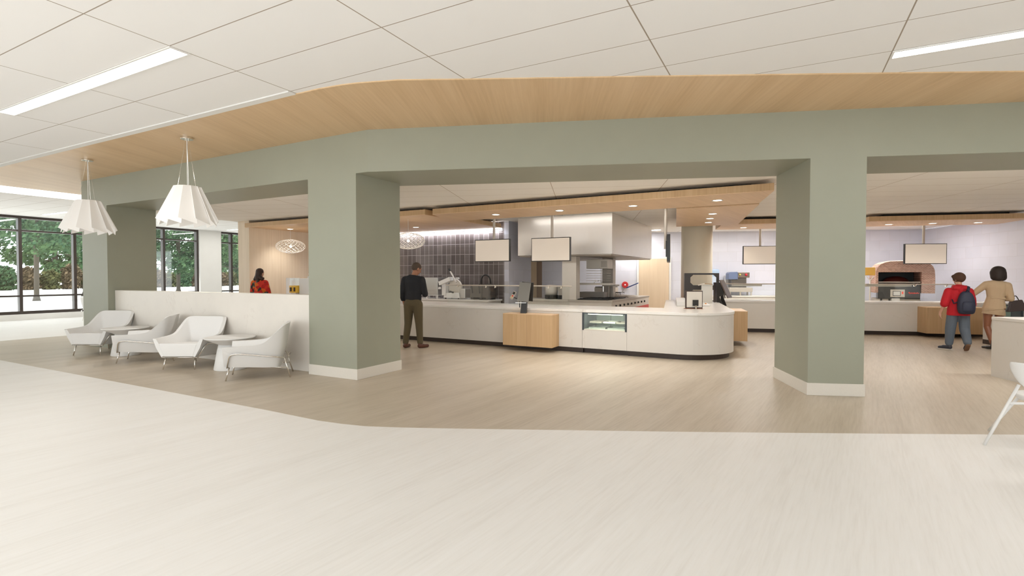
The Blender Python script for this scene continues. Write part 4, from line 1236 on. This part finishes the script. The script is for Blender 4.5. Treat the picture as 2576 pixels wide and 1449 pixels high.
# ---- man in the dark sweater
man = thing('person', 'man in a black sweater and olive trousers standing at the counter, seen from behind', 'person', (-6.90, 8.52, 0), .30)
ls = []; bl = []
hc = Vector((.035, .075, 1.66)); hf = Vector((.55, .78, -.38))
head(bl, ls, hc, hf, 1.1)
ls += [((.0, -.01, 1.47), .066, (.02, .035, 1.58), .056)]
ls += [((0, -.01, 1.05), .125, (0, -.01, 1.38), .14, dict(sq=(1.1, .7))), ((-.15, -.01, 1.44), .058, (.15, -.01, 1.44), .058)]
sL, eL, wL = Vector((-.185, -.01, 1.43)), Vector((-.245, -.05, 1.14)), Vector((-.215, .03, .90))
sR, eR, wR = Vector((.185, -.01, 1.43)), Vector((.255, .0, 1.13)), Vector((.16, .25, 1.13))
limb(ls, [sL, eL, wL], [.05, .038, .026]); limb(ls, [sR, eR, wR], [.05, .038, .026])
hand(ls, wL, (.08, .1, -1), (0, 1, 0), (1, 0, 0), 1, .35)
hand(ls, wR, (-.7, .55, .1), (0, 0, 1), (0, 1, .3), 1, .75)
ls += [((-.07, -.01, .97), .10, (.07, -.01, .97), .10)]
hips = [((-.095, -.01, .93), (-.125, .0, .50), (-.165, -.04, .10)), ((.095, -.01, .93), (.115, .01, .50), (.15, -.02, .10))]
for h_, k_, a_ in hips: limb(ls, [h_, k_, a_], [.085, .054, .038]); ls.append((a_, .04, (a_[0], a_[1] + .13, .045), .03))
blob('body', man, skin_m, ls, bl, .0075)
sw = flat('black_knit', (.018, .019, .024), .85, bump=(120, .25))
cl = [((0, -.01, 1.04), .165, (0, -.01, 1.18), .16, dict(sq=(1.08, .74))), ((0, -.01, 1.18), .160, (0, -.015, 1.38), .182, dict(sq=(1.1, .70))), ((-.14, -.01, 1.44), .075, (.14, -.01, 1.44), .075), ((0, -.005, 1.42), .105, (.005, .01, 1.51), .064)]
limb(cl, [sL, eL, wL + Vector((.0, 0, .03))], [.078, .062, .046]); limb(cl, [sR, eR, wR], [.078, .064, .046])
cl += [((0, -.01, 1.0), .152, (0, -.01, 1.03), .158, dict(sq=(1.1, .76)))]
blob('sweater', man, sw, cl, (), .009, 8, cuts=[((0, 0, .985), (0, 0, -1)), (tuple(Vector((.005, .01, 1.515))), (.1, .25, 1))])
ol_ = flat('olive_cloth', (.115, .09, .05), .85, bump=(90, .2))
tr = [((-.055, -.02, .95), .125, (.055, -.02, .95), .125, dict(sq=(1, 1))), ((0, -.012, 1.0), .145, (0, -.012, .93), .15, dict(sq=(1.05, .75)))]
for h_, k_, a_ in hips: limb(tr, [Vector(h_) + Vector((0, -.01, -.02)), k_, (a_[0], a_[1], .12)], [.112, .079, .062])
blob('trousers', man, ol_, tr, (), .009, 8, cuts=[((0, 0, .075), (0, 0, -1))])
bs = flat('brown_leather', (.10, .033, .018), .45)
for (h_, k_, a_), tx in zip(hips, (.01, .10)):
    blob('shoe', man, bs, [((a_[0], a_[1] - .035, .05), .046, (a_[0] + tx * .5, a_[1] + .06, .042), .045), ((a_[0] + tx * .5, a_[1] + .06, .038), .044, (a_[0] + tx, a_[1] + .16, .034), .036), ((a_[0], a_[1] - .02, .05), .045, (a_[0], a_[1] - .01, .105), .045)], (), .007, 5, cuts=[((0, 0, .002), (0, 0, -1))])
hr = flat('short_brown_hair', (.085, .06, .045), .8, bump=(160, .5))
fz = hf.normalized(); rr = fz.cross(Vector((0, 0, 1))).normalized(); uu = rr.cross(fz)
RH = Matrix((rr, fz, uu)).transposed().to_4x4()
blob('hair', man, hr, (), [(hc + uu * .034 - fz * .012, (.090, .110, .107), RH)], .007, 4, cuts=[(tuple(hc - uu * .045 - fz * .02), tuple((-uu * .8 + fz * .62))), (tuple(hc + fz * .074), tuple(fz))])
mb = MB(); mb.box(-.035, -.006, -.07, .035, .006, .07)
ph = mb.build('phone', M['black'], loc=(0, 0, 0), bevel=.004)
R0 = Matrix.Rotation(.30, 4, 'Z'); pp_ = Matrix.Translation((-6.90, 8.52, 0)) @ R0 @ Vector((.085, .335, 1.185))
ph.location = pp_; ph.rotation_euler = (-.6, .2, .5)
tag(ph, 'small dark phone held by the man in the black sweater', 'phone')

# ---- boy with backpack
boy = thing('person', 'boy in a red hoodie and jeans walking away with a navy backpack', 'person', (3.09, 13.38, 0), .0)
boy.scale = (1, 1, 1)
# he walks away from the viewer, head turned left
dirb = Vector((.09, .99, 0)); boy.rotation_euler = (0, 0, .10)
ls = []; bl = []
hc = Vector((.01, .05, 1.445)); hf = Vector((-.55, .83, -.05))
head(bl, ls, hc, hf, .96)
ls += [((0, 0, 1.24), .058, (.005, .02, 1.36), .050), ((0, 0, .88), .11, (0, 0, 1.16), .13, dict(sq=(1.1, .75))), ((-.13, 0, 1.22), .05, (.13, 0, 1.22), .05), ((-.06, 0, .83), .09, (.06, 0, .83), .09)]
sL, eL, wL = Vector((-.165, 0, 1.20)), Vector((-.235, -.05, .97)), Vector((-.29, .02, .76))
sR, eR, wR = Vector((.165, 0, 1.20)), Vector((.21, -.02, .96)), Vector((.20, .10, .76))
limb(ls, [sL, eL, wL], [.045, .034, .023]); limb(ls, [sR, eR, wR], [.045, .034, .023])
hand(ls, wL, (.05, .1, -1), (0, 1, 0), (1, 0, 0), .9, .4); hand(ls, wR, (.0, .2, -1), (0, 1, 0), (-1, 0, 0), .9, .4)
legs = [((-.085, 0, .80), (-.115, .03, .44), (-.125, .05, .09)), ((.085, 0, .80), (.105, .0, .44), (.10, -.16, .13))]
for h_, k_, a_ in legs: limb(ls, [h_, k_, a_], [.08, .052, .036])
blob('body', boy, skin_l, ls, bl, .0075)
red = flat('red_cotton', (.50, .008, .018), .8, bump=(90, .2))
cl = [((0, 0, .74), .178, (0, 0, .86), .170, dict(sq=(1.08, .84))), ((0, 0, .84), .168, (0, 0, 1.0), .158, dict(sq=(1.08, .80))), ((0, 0, 1.0), .158, (0, 0, 1.16), .168, dict(sq=(1.08, .74))), ((-.12, 0, 1.20), .075, (.12, 0, 1.20), .075), ((0, 0, 1.2), .10, (0, .01, 1.29), .07),
      ((-.09, -.075, 1.27), .045, (.09, -.075, 1.27), .045), ((-.09, -.06, 1.28), .04, (-.07, .05, 1.30), .035), ((.09, -.06, 1.28), .04, (.07, .05, 1.30), .035), ((0, -.10, 1.24), .055, (0, -.11, 1.19), .035)]
limb(cl, [sL, sL * .35 + eL * .65, eL * .9 + wL * .1], [.076, .079, .074]); limb(cl, [sR, sR * .35 + eR * .65, eR * .9 + wR * .1], [.076, .079, .074])
blob('hoodie', boy, red, cl, (), .009, 7, cuts=[((0, 0, .715), (0, 0, -1))])
jn = flat('grey_blue_denim', (.12, .145, .18), .85, bump=(70, .3))
tr = [((-.05, 0, .82), .10, (.05, 0, .82), .10)]
for h_, k_, a_ in legs: limb(tr, [h_, k_, Vector(a_) + Vector((0, 0, .06)), Vector(a_) + Vector((0, 0, .03))], [.098, .088, .068, .052])
blob('jeans', boy, jn, tr, (), .009, 6)
shm = flat('dark_sneaker', (.03, .032, .045), .6); som = flat('brown_sole', (.20, .105, .06), .6); wsol = flat('pale_sole', (.55, .5, .46), .6)
blob('shoe', boy, shm, [((-.12, .03, .06), .042, (-.20, .10, .055), .040), ((-.20, .10, .05), .038, (-.25, .15, .042), .030), ((-.122, .035, .06), .042, (-.125, .045, .11), .042)], (), .007, 5, cuts=[((0, 0, .022), (0, 0, -1))])
blob('sole', boy, wsol, [((-.115, .02, .016), .046, (-.26, .155, .016), .036, dict(sq=(1, 1)))], (), .006, 4, cuts=[((0, 0, .024), (0, 0, 1)), ((0, 0, .001), (0, 0, -1))])
# lifted heel of the rear foot: sole faces back
blob('shoe', boy, shm, [((.10, -.17, .15), .040, (.105, -.07, .06), .040), ((.10, -.155, .16), .042, (.10, -.15, .185), .042)], (), .007, 5)
blob('sole', boy, som, [((.10, -.195, .135), .040, (.106, -.10, .035), .040, dict(sq=(1.1, .35)))], (), .006, 3)
hrb = flat('boy_brown_hair', (.075, .032, .016), .7, bump=(140, .5))
fz = hf.normalized(); rr = fz.cross(Vector((0, 0, 1))).normalized(); uu = rr.cross(fz); RH = Matrix((rr, fz, uu)).transposed().to_4x4()
blob('hair', boy, hrb, [(hc + uu * .06 + fz * .06 - rr * .05, .035, hc + uu * .05 + fz * .085 + rr * .04, .03)], [(hc + uu * .034 - fz * .012, (.094, .114, .108), RH)], .007, 4, cuts=[(tuple(hc - uu * .068), tuple((-uu * .88 + fz * .45)))])
# backpack, carried by the boy and lifted off by itself
bp_ = thing('backpack', 'navy backpack hanging on the boy in the red hoodie', 'backpack', (3.09, 13.38, 0), 0)
bp_.rotation_euler = (0, 0, .10)
navy = flat('navy_nylon', (.022, .026, .052), .6, bump=(50, .25))
mb = MB()
rg = []
for z, a, d_, yc in ((.755, .09, .055, -.22), (.77, .125, .085, -.225), (.86, .145, .105, -.215), (1.0, .142, .095, -.21), (1.08, .125, .08, -.205), (1.15, .10, .062, -.20), (1.195, .065, .045, -.195), (1.21, .03, .02, -.19)):
    rg.append([(.05 + a * math.copysign(abs(math.cos(2 * PI * k / 24)) ** .75, math.cos(2 * PI * k / 24)), yc + d_ * math.copysign(abs(math.sin(2 * PI * k / 24)) ** .8, math.sin(2 * PI * k / 24)), z) for k in range(24)])
mb.loft(rg); mb.build('bag_body', navy, bp_, smooth=True, sub=1)
mb = MB()
rg = []
for z, a, d_, yc in ((.80, .07, .03, -.30), (.815, .095, .04, -.305), (.92, .10, .045, -.30), (1.0, .085, .035, -.29), (1.01, .06, .02, -.285)):
    rg.append([(.05 + a * math.cos(2 * PI * k / 20), yc + d_ * math.sin(2 * PI * k / 20), z) for k in range(20)])
mb.loft(rg); mb.build('front_pocket', navy, bp_, smooth=True, sub=1)
mb = MB(); mb.tube([(.09, -.17, 1.17), (.115, -.12, 1.285), (.12, .02, 1.30)], .024, 8); mb.build('shoulder_strap', navy, bp_, smooth=True)
mb = MB(); mb.tube([(-.06, -.18, 1.0), (-.12, -.13, .96), (-.13, -.06, 1.05)], .012, 8); mb.build('shoulder_strap', navy, bp_, smooth=True)
mb = MB(); mb.tube([(.03, -.22, 1.19), (.045, -.24, 1.235), (.075, -.24, 1.235), (.085, -.22, 1.19)], .008, 8); mb.build('grab_loop', navy, bp_, smooth=True)

# ---- woman in the camel blazer
wom = thing('person', 'woman in a camel blazer and short skirt reaching towards the boy', 'person', (3.71, 13.87, 0), .02)
wom.rotation_euler = (0, .068, .02)
ls = []; bl = []
hc = Vector((.0, .04, 1.55)); hf = Vector((.1, .99, -.05))
head(bl, ls, hc, hf, .93)
ls += [((0, 0, 1.36), .052, (0, .02, 1.48), .046), ((0, 0, 1.05), .10, (0, 0, 1.27), .12, dict(sq=(1.1, .7))), ((-.13, 0, 1.345), .045, (.13, 0, 1.345), .045), ((-.07, 0, .90), .095, (.07, 0, .90), .095), ((0, 0, 1.05), .10, (0, 0, .9), .11)]
sL, eL, wL = Vector((-.165, 0, 1.33)), Vector((-.345, .03, 1.12)), Vector((-.55, .06, 1.035))
sR, eR, wR = Vector((.165, 0, 1.33)), Vector((.235, -.01, 1.07)), Vector((.09, .20, 1.05))
limb(ls, [sL, eL, wL], [.042, .033, .022]); limb(ls, [sR, eR, wR], [.042, .033, .022])
hand(ls, wL, (-1, .05, -.3), (0, 1, 0), (0, 0, -1), .88, .3); hand(ls, wR, (-.6, .6, 0), (0, 0, 1), (0, 1, 0), .88, .8)
wl = [((-.09, 0, .86), (-.075, .02, .47), (.02, -.09, .09)), ((.09, 0, .86), (.12, .05, .47), (.16, .06, .08))]
for h_, k_, a_ in wl: limb(ls, [h_, k_, (Vector(k_) * .6 + Vector(a_) * .4) + Vector((0, -.015, 0)), a_], [.085, .056, .052, .034])
blob('body', wom, skin_b, ls, bl, .0075)
cam_ = flat('camel_wool', (.56, .41, .26), .85, bump=(80, .2))
cl = [((0, 0, 1.02), .145, (0, 0, 1.12), .135, dict(sq=(1.02, .72))), ((0, 0, 1.12), .137, (0, 0, 1.28), .165, dict(sq=(1.08, .68))), ((-.12, 0, 1.345), .068, (.12, 0, 1.345), .068), ((0, -.0, 1.32), .09, (0, .01, 1.405), .06), ((0, 0, 1.03), .147, (0, .0, .85), .19, dict(sq=(1.02, .78)))]
limb(cl, [sL, eL, wL], [.070, .055, .042]); limb(cl, [sR, eR, wR], [.072, .060, .044])
blob('blazer', wom, cam_, cl, (), .009, 7, cuts=[((0, 0, .83), (.28, 0, -1)), ((0, .01, 1.42), (0, .2, 1))])
mb = MB(); mb.box(-.10, -.113, 1.055, .12, -.100, 1.085); mb.build('back_belt', cam_, wom, bevel=.004)
blob('skirt', wom, flat('camel_skirt', (.52, .38, .24), .85), [((0, .0, .90), .155, (0, .0, .79), .17, dict(sq=(1.02, .80))), ((-.07, 0, .80), .105, (-.085, 0, .72), .105), ((.07, 0, .80), .105, (.085, 0, .72), .105)], (), .009, 6, cuts=[((0, 0, .725), (-.05, 0, -1))])
bk = flat('black_boot', (.018, .014, .012), .4)
blob('boot', wom, bk, [((.02, -.09, .06), .042, (-.04, .0, .045), .038), ((-.04, .0, .045), .036, (-.09, .06, .035), .026), ((.02, -.09, .06), .040, (.018, -.088, .20), .046), ((.03, -.10, .0), .016, (.03, -.10, .05), .024)], (), .007, 5, cuts=[((0, 0, .001), (0, 0, -1)), ((0, 0, .20), (0, 0, 1))])
blob('boot', wom, bk, [((.16, .06, .06), .040, (.15, .17, .04), .036), ((.15, .17, .04), .034, (.15, .23, .034), .026), ((.16, .06, .06), .038, (.156, .06, .20), .046), ((.16, .035, .0), .016, (.16, .035, .05), .024)], (), .007, 5, cuts=[((0, 0, .001), (0, 0, -1)), ((0, 0, .20), (0, 0, 1))])
bob = flat('black_bob_hair', (.022, .012, .008), .6, bump=(120, .5))
blob('hair', wom, bob, [((-.055, .0, 1.58), .078, (-.05, -.02, 1.49), .070), ((.055, .0, 1.58), .078, (.065, -.02, 1.49), .074), ((0, -.03, 1.60), .097, (0, -.045, 1.49), .085)], [((0, 0, 1.615), (.120, .120, .104))], .008, 6, cuts=[((0, .075, 1.6), (0, 1, .0)), ((0, 0, 1.425), (0, .1, -1))])
hb = thing('handbag', 'dark brown handbag hanging at the right side of the woman in the camel blazer', 'handbag', (4.115, 13.93, .80), .15)
mb = MB(); mb.hexa([(-.15, -.05, -.02), (.17, -.05, .02), (.17, .05, .02), (-.15, .05, -.02), (-.10, -.035, .20), (.09, -.035, .235), (.09, .035, .235), (-.10, .035, .20)]); mb.build('bag_body', flat('dark_brown_leather', (.045, .028, .025), .5), hb, bevel=.015)
mb = MB(); mb.tube([(-.06, 0, .20), (-.03, 0, .31), (.0, 0, .31), (.05, 0, .21)], .009, round_=.04); mb.build('handle', M['black'], hb)

# ---- woman in the patterned top, in the nook
w2 = thing('person', 'woman with wavy dark hair in a red and orange patterned top beyond the low wall', 'person', (-12.62, 9.05, 0), .42)
ls = []; bl = []
hc = Vector((.015, .03, 1.585)); hf = Vector((.25, .96, -.12))
head(bl, ls, hc, hf, .93)
ls += [((0, 0, 1.36), .052, (.01, .015, 1.48), .046), ((0, 0, 1.0), .11, (0, 0, 1.27), .12, dict(sq=(1.1, .7))), ((-.13, 0, 1.345), .045, (.13, 0, 1.345), .045), ((-.07, 0, .90), .095, (.07, 0, .90), .095)]
sL, eL, wL = Vector((-.165, 0, 1.33)), Vector((-.215, .02, 1.07)), Vector((-.16, .20, .98))
sR, eR, wR = Vector((.165, 0, 1.33)), Vector((.225, .03, 1.07)), Vector((.15, .22, 1.0))
limb(ls, [sL, eL, wL], [.042, .033, .022]); limb(ls, [sR, eR, wR], [.042, .033, .022])
hand(ls, wL, (.3, .8, 0), (0, 0, 1), (1, 0, 0), .88, .5); hand(ls, wR, (-.3, .8, 0), (0, 0, 1), (-1, 0, 0), .88, .5)
for k in (-1, 1): limb(ls, [(k * .09, 0, .86), (k * .095, .01, .47), (k * .1, -.02, .08)], [.085, .054, .036]); ls.append(((k * .1, -.02, .06), .035, (k * .1, .12, .035), .028))
blob('body', w2, skin_l, ls, bl, .0075)
pm = bpy.data.materials.new('patterned_cloth'); kk = NT(pm)
tc = kk.n('ShaderNodeTexCoord'); vo = kk.n('ShaderNodeTexVoronoi', i_Scale=11.0)
kk.l(tc.outputs['Object'], vo.inputs['Vector'])
sp = kk.n('ShaderNodeSeparateColor'); kk.l(vo.outputs['Color'], sp.inputs[0])
rp = kk.n('ShaderNodeValToRGB'); rp.color_ramp.interpolation = 'CONSTANT'
for i, (p, c) in enumerate([(0, (.60, .03, .015)), (.34, (.68, .13, .01)), (.58, (.03, .03, .025)), (.74, (.50, .015, .01)), (.9, (.12, .13, .09))]):
    if i > 1: rp.color_ramp.elements.new(p)
    rp.color_ramp.elements[i].position = p; rp.color_ramp.elements[i].color = (*c, 1)
kk.l(sp.outputs[0], rp.inputs[0]); kk.l(rp.outputs[0], kk.b.inputs['Base Color']); kk.b.inputs['Roughness'].default_value = .8
cl = [((0, 0, .93), .155, (0, 0, 1.12), .150, dict(sq=(1.05, .78))), ((0, 0, 1.12), .150, (0, 0, 1.28), .165, dict(sq=(1.08, .70))), ((-.12, 0, 1.34), .075, (.12, 0, 1.34), .075), ((0, 0, 1.32), .09, (0, .0, 1.40), .07), ((0, 0, .95), .15, (0, 0, .78), .19, dict(sq=(1.05, .85)))]
limb(cl, [sL, eL, wL], [.075, .068, .055]); limb(cl, [sR, eR, wR], [.078, .072, .055])
blob('blouse', w2, pm, cl, (), .009, 6, cuts=[((0, 0, .72), (0, 0, -1))])
blob('trousers', w2, flat('dark_trousers', (.03, .03, .035), .8), [((-.05, 0, .86), .11, (.05, 0, .86), .11)] + [((k * .09, 0, .84), .10, (k * .1, -.01, .10), .065) for k in (-1, 1)], (), .01, 5, cuts=[((0, 0, .05), (0, 0, -1))])
wh = flat('dark_wavy_hair', (.030, .012, .007), .55, bump=(60, .8))
blob('hair', w2, wh, [((0, -.02, 1.62), .088, (-.02, -.04, 1.50), .080), ((-.05, -.04, 1.50), .06, (-.10, -.05, 1.425), .045), ((.03, -.05, 1.50), .06, (.09, -.04, 1.43), .045), ((-.03, -.06, 1.46), .055, (.0, -.07, 1.385), .05)], [((.005, .0, 1.64), (.096, .112, .09)), ((-.12, -.04, 1.43), .035), ((.11, -.02, 1.45), .035)], .008, 4, cuts=[((.04, .075, 1.6), (.5, .83, 0))])

# ================================================================== OUTSIDE
m = MB(); m.box(-190, -120, -.30, -30.2, 190, -.02)
tag(m.build('ground', M['ground'], loc=(0, 0, 0)), None, None, kind='structure')
m = MB(); m.box(-30.2, -120, -.30, -23.52, 190, -.02); m.build('ground', M['ground'])['kind'] = 'structure'

def leaf_mat(name, a, b):
    if name in MATS: return MATS[name]
    m = bpy.data.materials.new(name); k = NT(m)
    oi = k.n('ShaderNodeTexCoord'); nz = k.n('ShaderNodeTexNoise', i_Scale=1.7, i_Detail=3.0)
    k.l(oi.outputs['Object'], nz.inputs['Vector'])
    k.l(k.ramp(nz.outputs[0], [(.35, a), (.65, b)]), k.b.inputs['Base Color'])
    k.b.inputs['Roughness'].default_value = .7
    k.b.inputs['Specular IOR Level'].default_value = .2
    MATS[name] = m
    return m
LV = [leaf_mat('leaf_dark', (.025, .07, .035), (.09, .16, .07)), leaf_mat('leaf_mid', (.05, .11, .05), (.14, .23, .10)), leaf_mat('leaf_light', (.12, .22, .08), (.26, .36, .16)), leaf_mat('leaf_olive', (.045, .055, .02), (.13, .13, .05)), leaf_mat('leaf_brown', (.06, .045, .025), (.17, .12, .07))]
bark = flat('bark', (.085, .07, .055), .9, bump=(20, .6))

def leaves(mb, c, rad, n, size, r):
    b = mb.b
    for _ in range(n):
        while True:
            p = Vector((r.uniform(-1, 1), r.uniform(-1, 1), r.uniform(-1, 1)))
            if .1 < p.length < 1: break
        p = p * (.55 + .45 * r.random()) / max(p.length, .3) * p.length ** .4
        q = Vector((c[0] + p.x * rad[0], c[1] + p.y * rad[1], c[2] + p.z * rad[2]))
        nn = Vector((r.uniform(-1, 1), r.uniform(-1, 1), r.uniform(-.3, 1))).normalized()
        u = nn.orthogonal().normalized(); v = nn.cross(u)
        s = size * r.uniform(.6, 1.3)
        vs = [b.verts.new(q + u * s * .5), b.verts.new(q + v * s * .28), b.verts.new(q - u * s * .5), b.verts.new(q - v * s * .28)]
        b.faces.new(vs)

def tree(x, y, h, tr, label, kind=0, seed=1, n=5200, low=2.6, spread=3.6, leaf=.26):
    r = random.Random(seed)
    t = thing('tree', label, 'tree', (x, y, -.02), 0, 'trees outside the windows')
    m = MB()
    m.tube([(0, 0, 0), (.05, .02, h * .35), (-.04, .05, h * .7), (.02, 0, h * .95)], tr, 10)
    m.cyl((0, 0, 0), (0, 0, .35), tr * 1.6, tr, 12)
    for i in range(9):
        a = r.uniform(0, 2 * PI); z0 = low + (h - low) * i / 10
        L = spread * (1 - .5 * i / 10) * r.uniform(.6, 1)
        m.tube([(0, 0, z0), (L * .5 * math.cos(a), L * .5 * math.sin(a), z0 + .35), (L * math.cos(a), L * math.sin(a), z0 + .5)], tr * .22, 6)
    m.build('trunk', bark, t, smooth=True)
    m = MB()
    K = 11
    for i in range(K):
        a = i * 2.4 + r.uniform(-.3, .3); f = i / (K - 1)
        z = low + .9 + (h - low - .6) * f
        rr_ = spread * (.62 - .35 * abs(f - .35))
        leaves(m, (rr_ * math.cos(a), rr_ * math.sin(a), z), (spread * .55, spread * .55, spread * .30), n // K, leaf, r)
    fo = m.build('foliage', LV[kind], t)
    fo['kind'] = 'stuff'
    return t

def bush(x, y, rx, h, label, kind, seed, cat='bush'):
    r = random.Random(seed)
    t = thing('bush', label, cat, (x, y, -.02), 0, 'hedge bushes beyond the pale ground')
    m = MB()
    for k in range(3): m.cyl((0, 0, 0), (r.uniform(-.4, .4), r.uniform(-.4, .4), h * .5), .05, .02, 6)
    m.build('stem', bark, t)
    m = MB(); leaves(m, (0, 0, h * .46), (rx, rx, h * .5), 1500, .42, r); leaves(m, (0, 0, .32), (rx * 1.05, rx * 1.05, .34), 500, .38, r)
    fo = m.build('foliage', LV[kind], t); fo['kind'] = 'stuff'
    return t
tree(-41.36, 14.23, 8.5, .13, 'tree with bare grey trunk seen through the middle pane of the left windows', 0, 11, n=11000, low=2.9, spread=4.2)
tree(-52, 12.2, 9.5, .22, 'leafy tree at the far left edge of the left windows', 1, 12, n=8000, low=2.0, spread=4.2, leaf=.32)
tree(-51.5, 28.3, 8.5, .17, 'thin trunked tree seen through the window between the second pleated pendant and the sage column', 0, 13, n=9000, low=1.6, spread=3.5, leaf=.30)
tree(-50, 34.5, 8.5, .2, 'tree seen just left of the white pier', 1, 14, n=8000, low=1.4, spread=3.0, leaf=.28)
tree(-48, 19.5, 9, .2, 'tree directly behind the left sage column', 0, 15, n=7000, low=2.2, spread=4.0, leaf=.30)
tree(-42, 32.4, 8.0, .2, 'pale leafed tree in the window right of the white pier', 2, 16, n=8000, low=.9, spread=3.6, leaf=.26)
far = [(-88, 22, 13), (-90, 33, 12), (-92, 43, 13), (-90, 54, 12.5), (-94, 63, 13), (-86, 72, 12)]
for i, (x, y, h) in enumerate(far):
    where = ['behind the leftmost window pane', 'behind the bare grey trunk', 'hidden partly by the left pleated pendant', 'behind the thin trunked tree', 'just left of the white pier', 'right of the white pier'][i]
    tree(x, y, h, .3, 'distant hazy tree beyond the hedge, ' + where, i % 2, 40 + i, n=6500, low=1.5, spread=5.2, leaf=.62)
for i in range(22):
    f = i / 21
    x = -74 - 8 * f + rnd.uniform(-.5, .5); y = 17 + 44 * f
    bush(x, y, 1.12, 3.0 * rnd.uniform(.8, 1.15), None, [3, 4, 3, 0, 4][i % 5], 70 + i)
for o in bpy.data.objects:
    if o.name.startswith('bush'): o['label'] = 'rounded olive green bush in the clipped row beyond the pale ground'

# ------------------------------------------------------------------ pieces that belong to a part
def under(thing_label_start, part, kids):
    for o in list(bpy.data.objects):
        if o.parent is None and o.get('label', '').startswith(thing_label_start):
            ps = [c for c in o.children if c.name.split('.')[0] == part]
            if not ps: continue
            for c in list(o.children):
                if c.name.split('.')[0] in kids and c not in ps: c.parent = ps[0]
under('steel cooking island', 'control_panel', ('knob',))
under('steel cooking island', 'salamander', ('salamander_door',))
under('steel cooking island', 'range_top', ('grate', 'griddle'))
under('domed pizza oven', 'oven_display', ('display_frame', 'display_screen', 'display_button'))
under('domed pizza oven', 'oven_front_panel', ('oven_script',))
under('domed pizza oven', 'oven_base', ('base_door', 'base_post'))
under('domed pizza oven', 'oven_interior', ('fire_arch', 'hearth_lip'))
under('small card terminal', 'terminal_body', ('terminal_screen', 'keys', 'red_key'))
under('yellow juice dispenser', 'juice_tank', ('tap',))
under('white meat slicer', 'slicer_base', ('foot',))
under('white meat slicer', 'pusher_arm', ('pusher_knob',))
under('square black framed till', 'display_frame', ('display_face', 'card_box'))
under('steel machine with red', 'control_head', ('yellow_button', 'red_button'))
under('blue translucent', 'dispenser_body', ('dispenser_front',))
under('tall black rack', 'rack_frame', ('glass_shelf',))
for o in list(bpy.data.objects):
    if o.name.startswith('menu_screen') and o.parent is None:
        h = [c for c in o.children if c.name.startswith('housing')][0]
        for c in list(o.children):
            if c.name.split('.')[0] in ('screen', 'bracket'): c.parent = h
    if o.name.split('.')[0] == 'pendant_lamp' and o.parent is None:
        h = [c for c in o.children if c.name.startswith('ceiling_rose')]
        if h:
            for c in list(o.children):
                if c.name.startswith('suspension_wire'): c.parent = h[0]
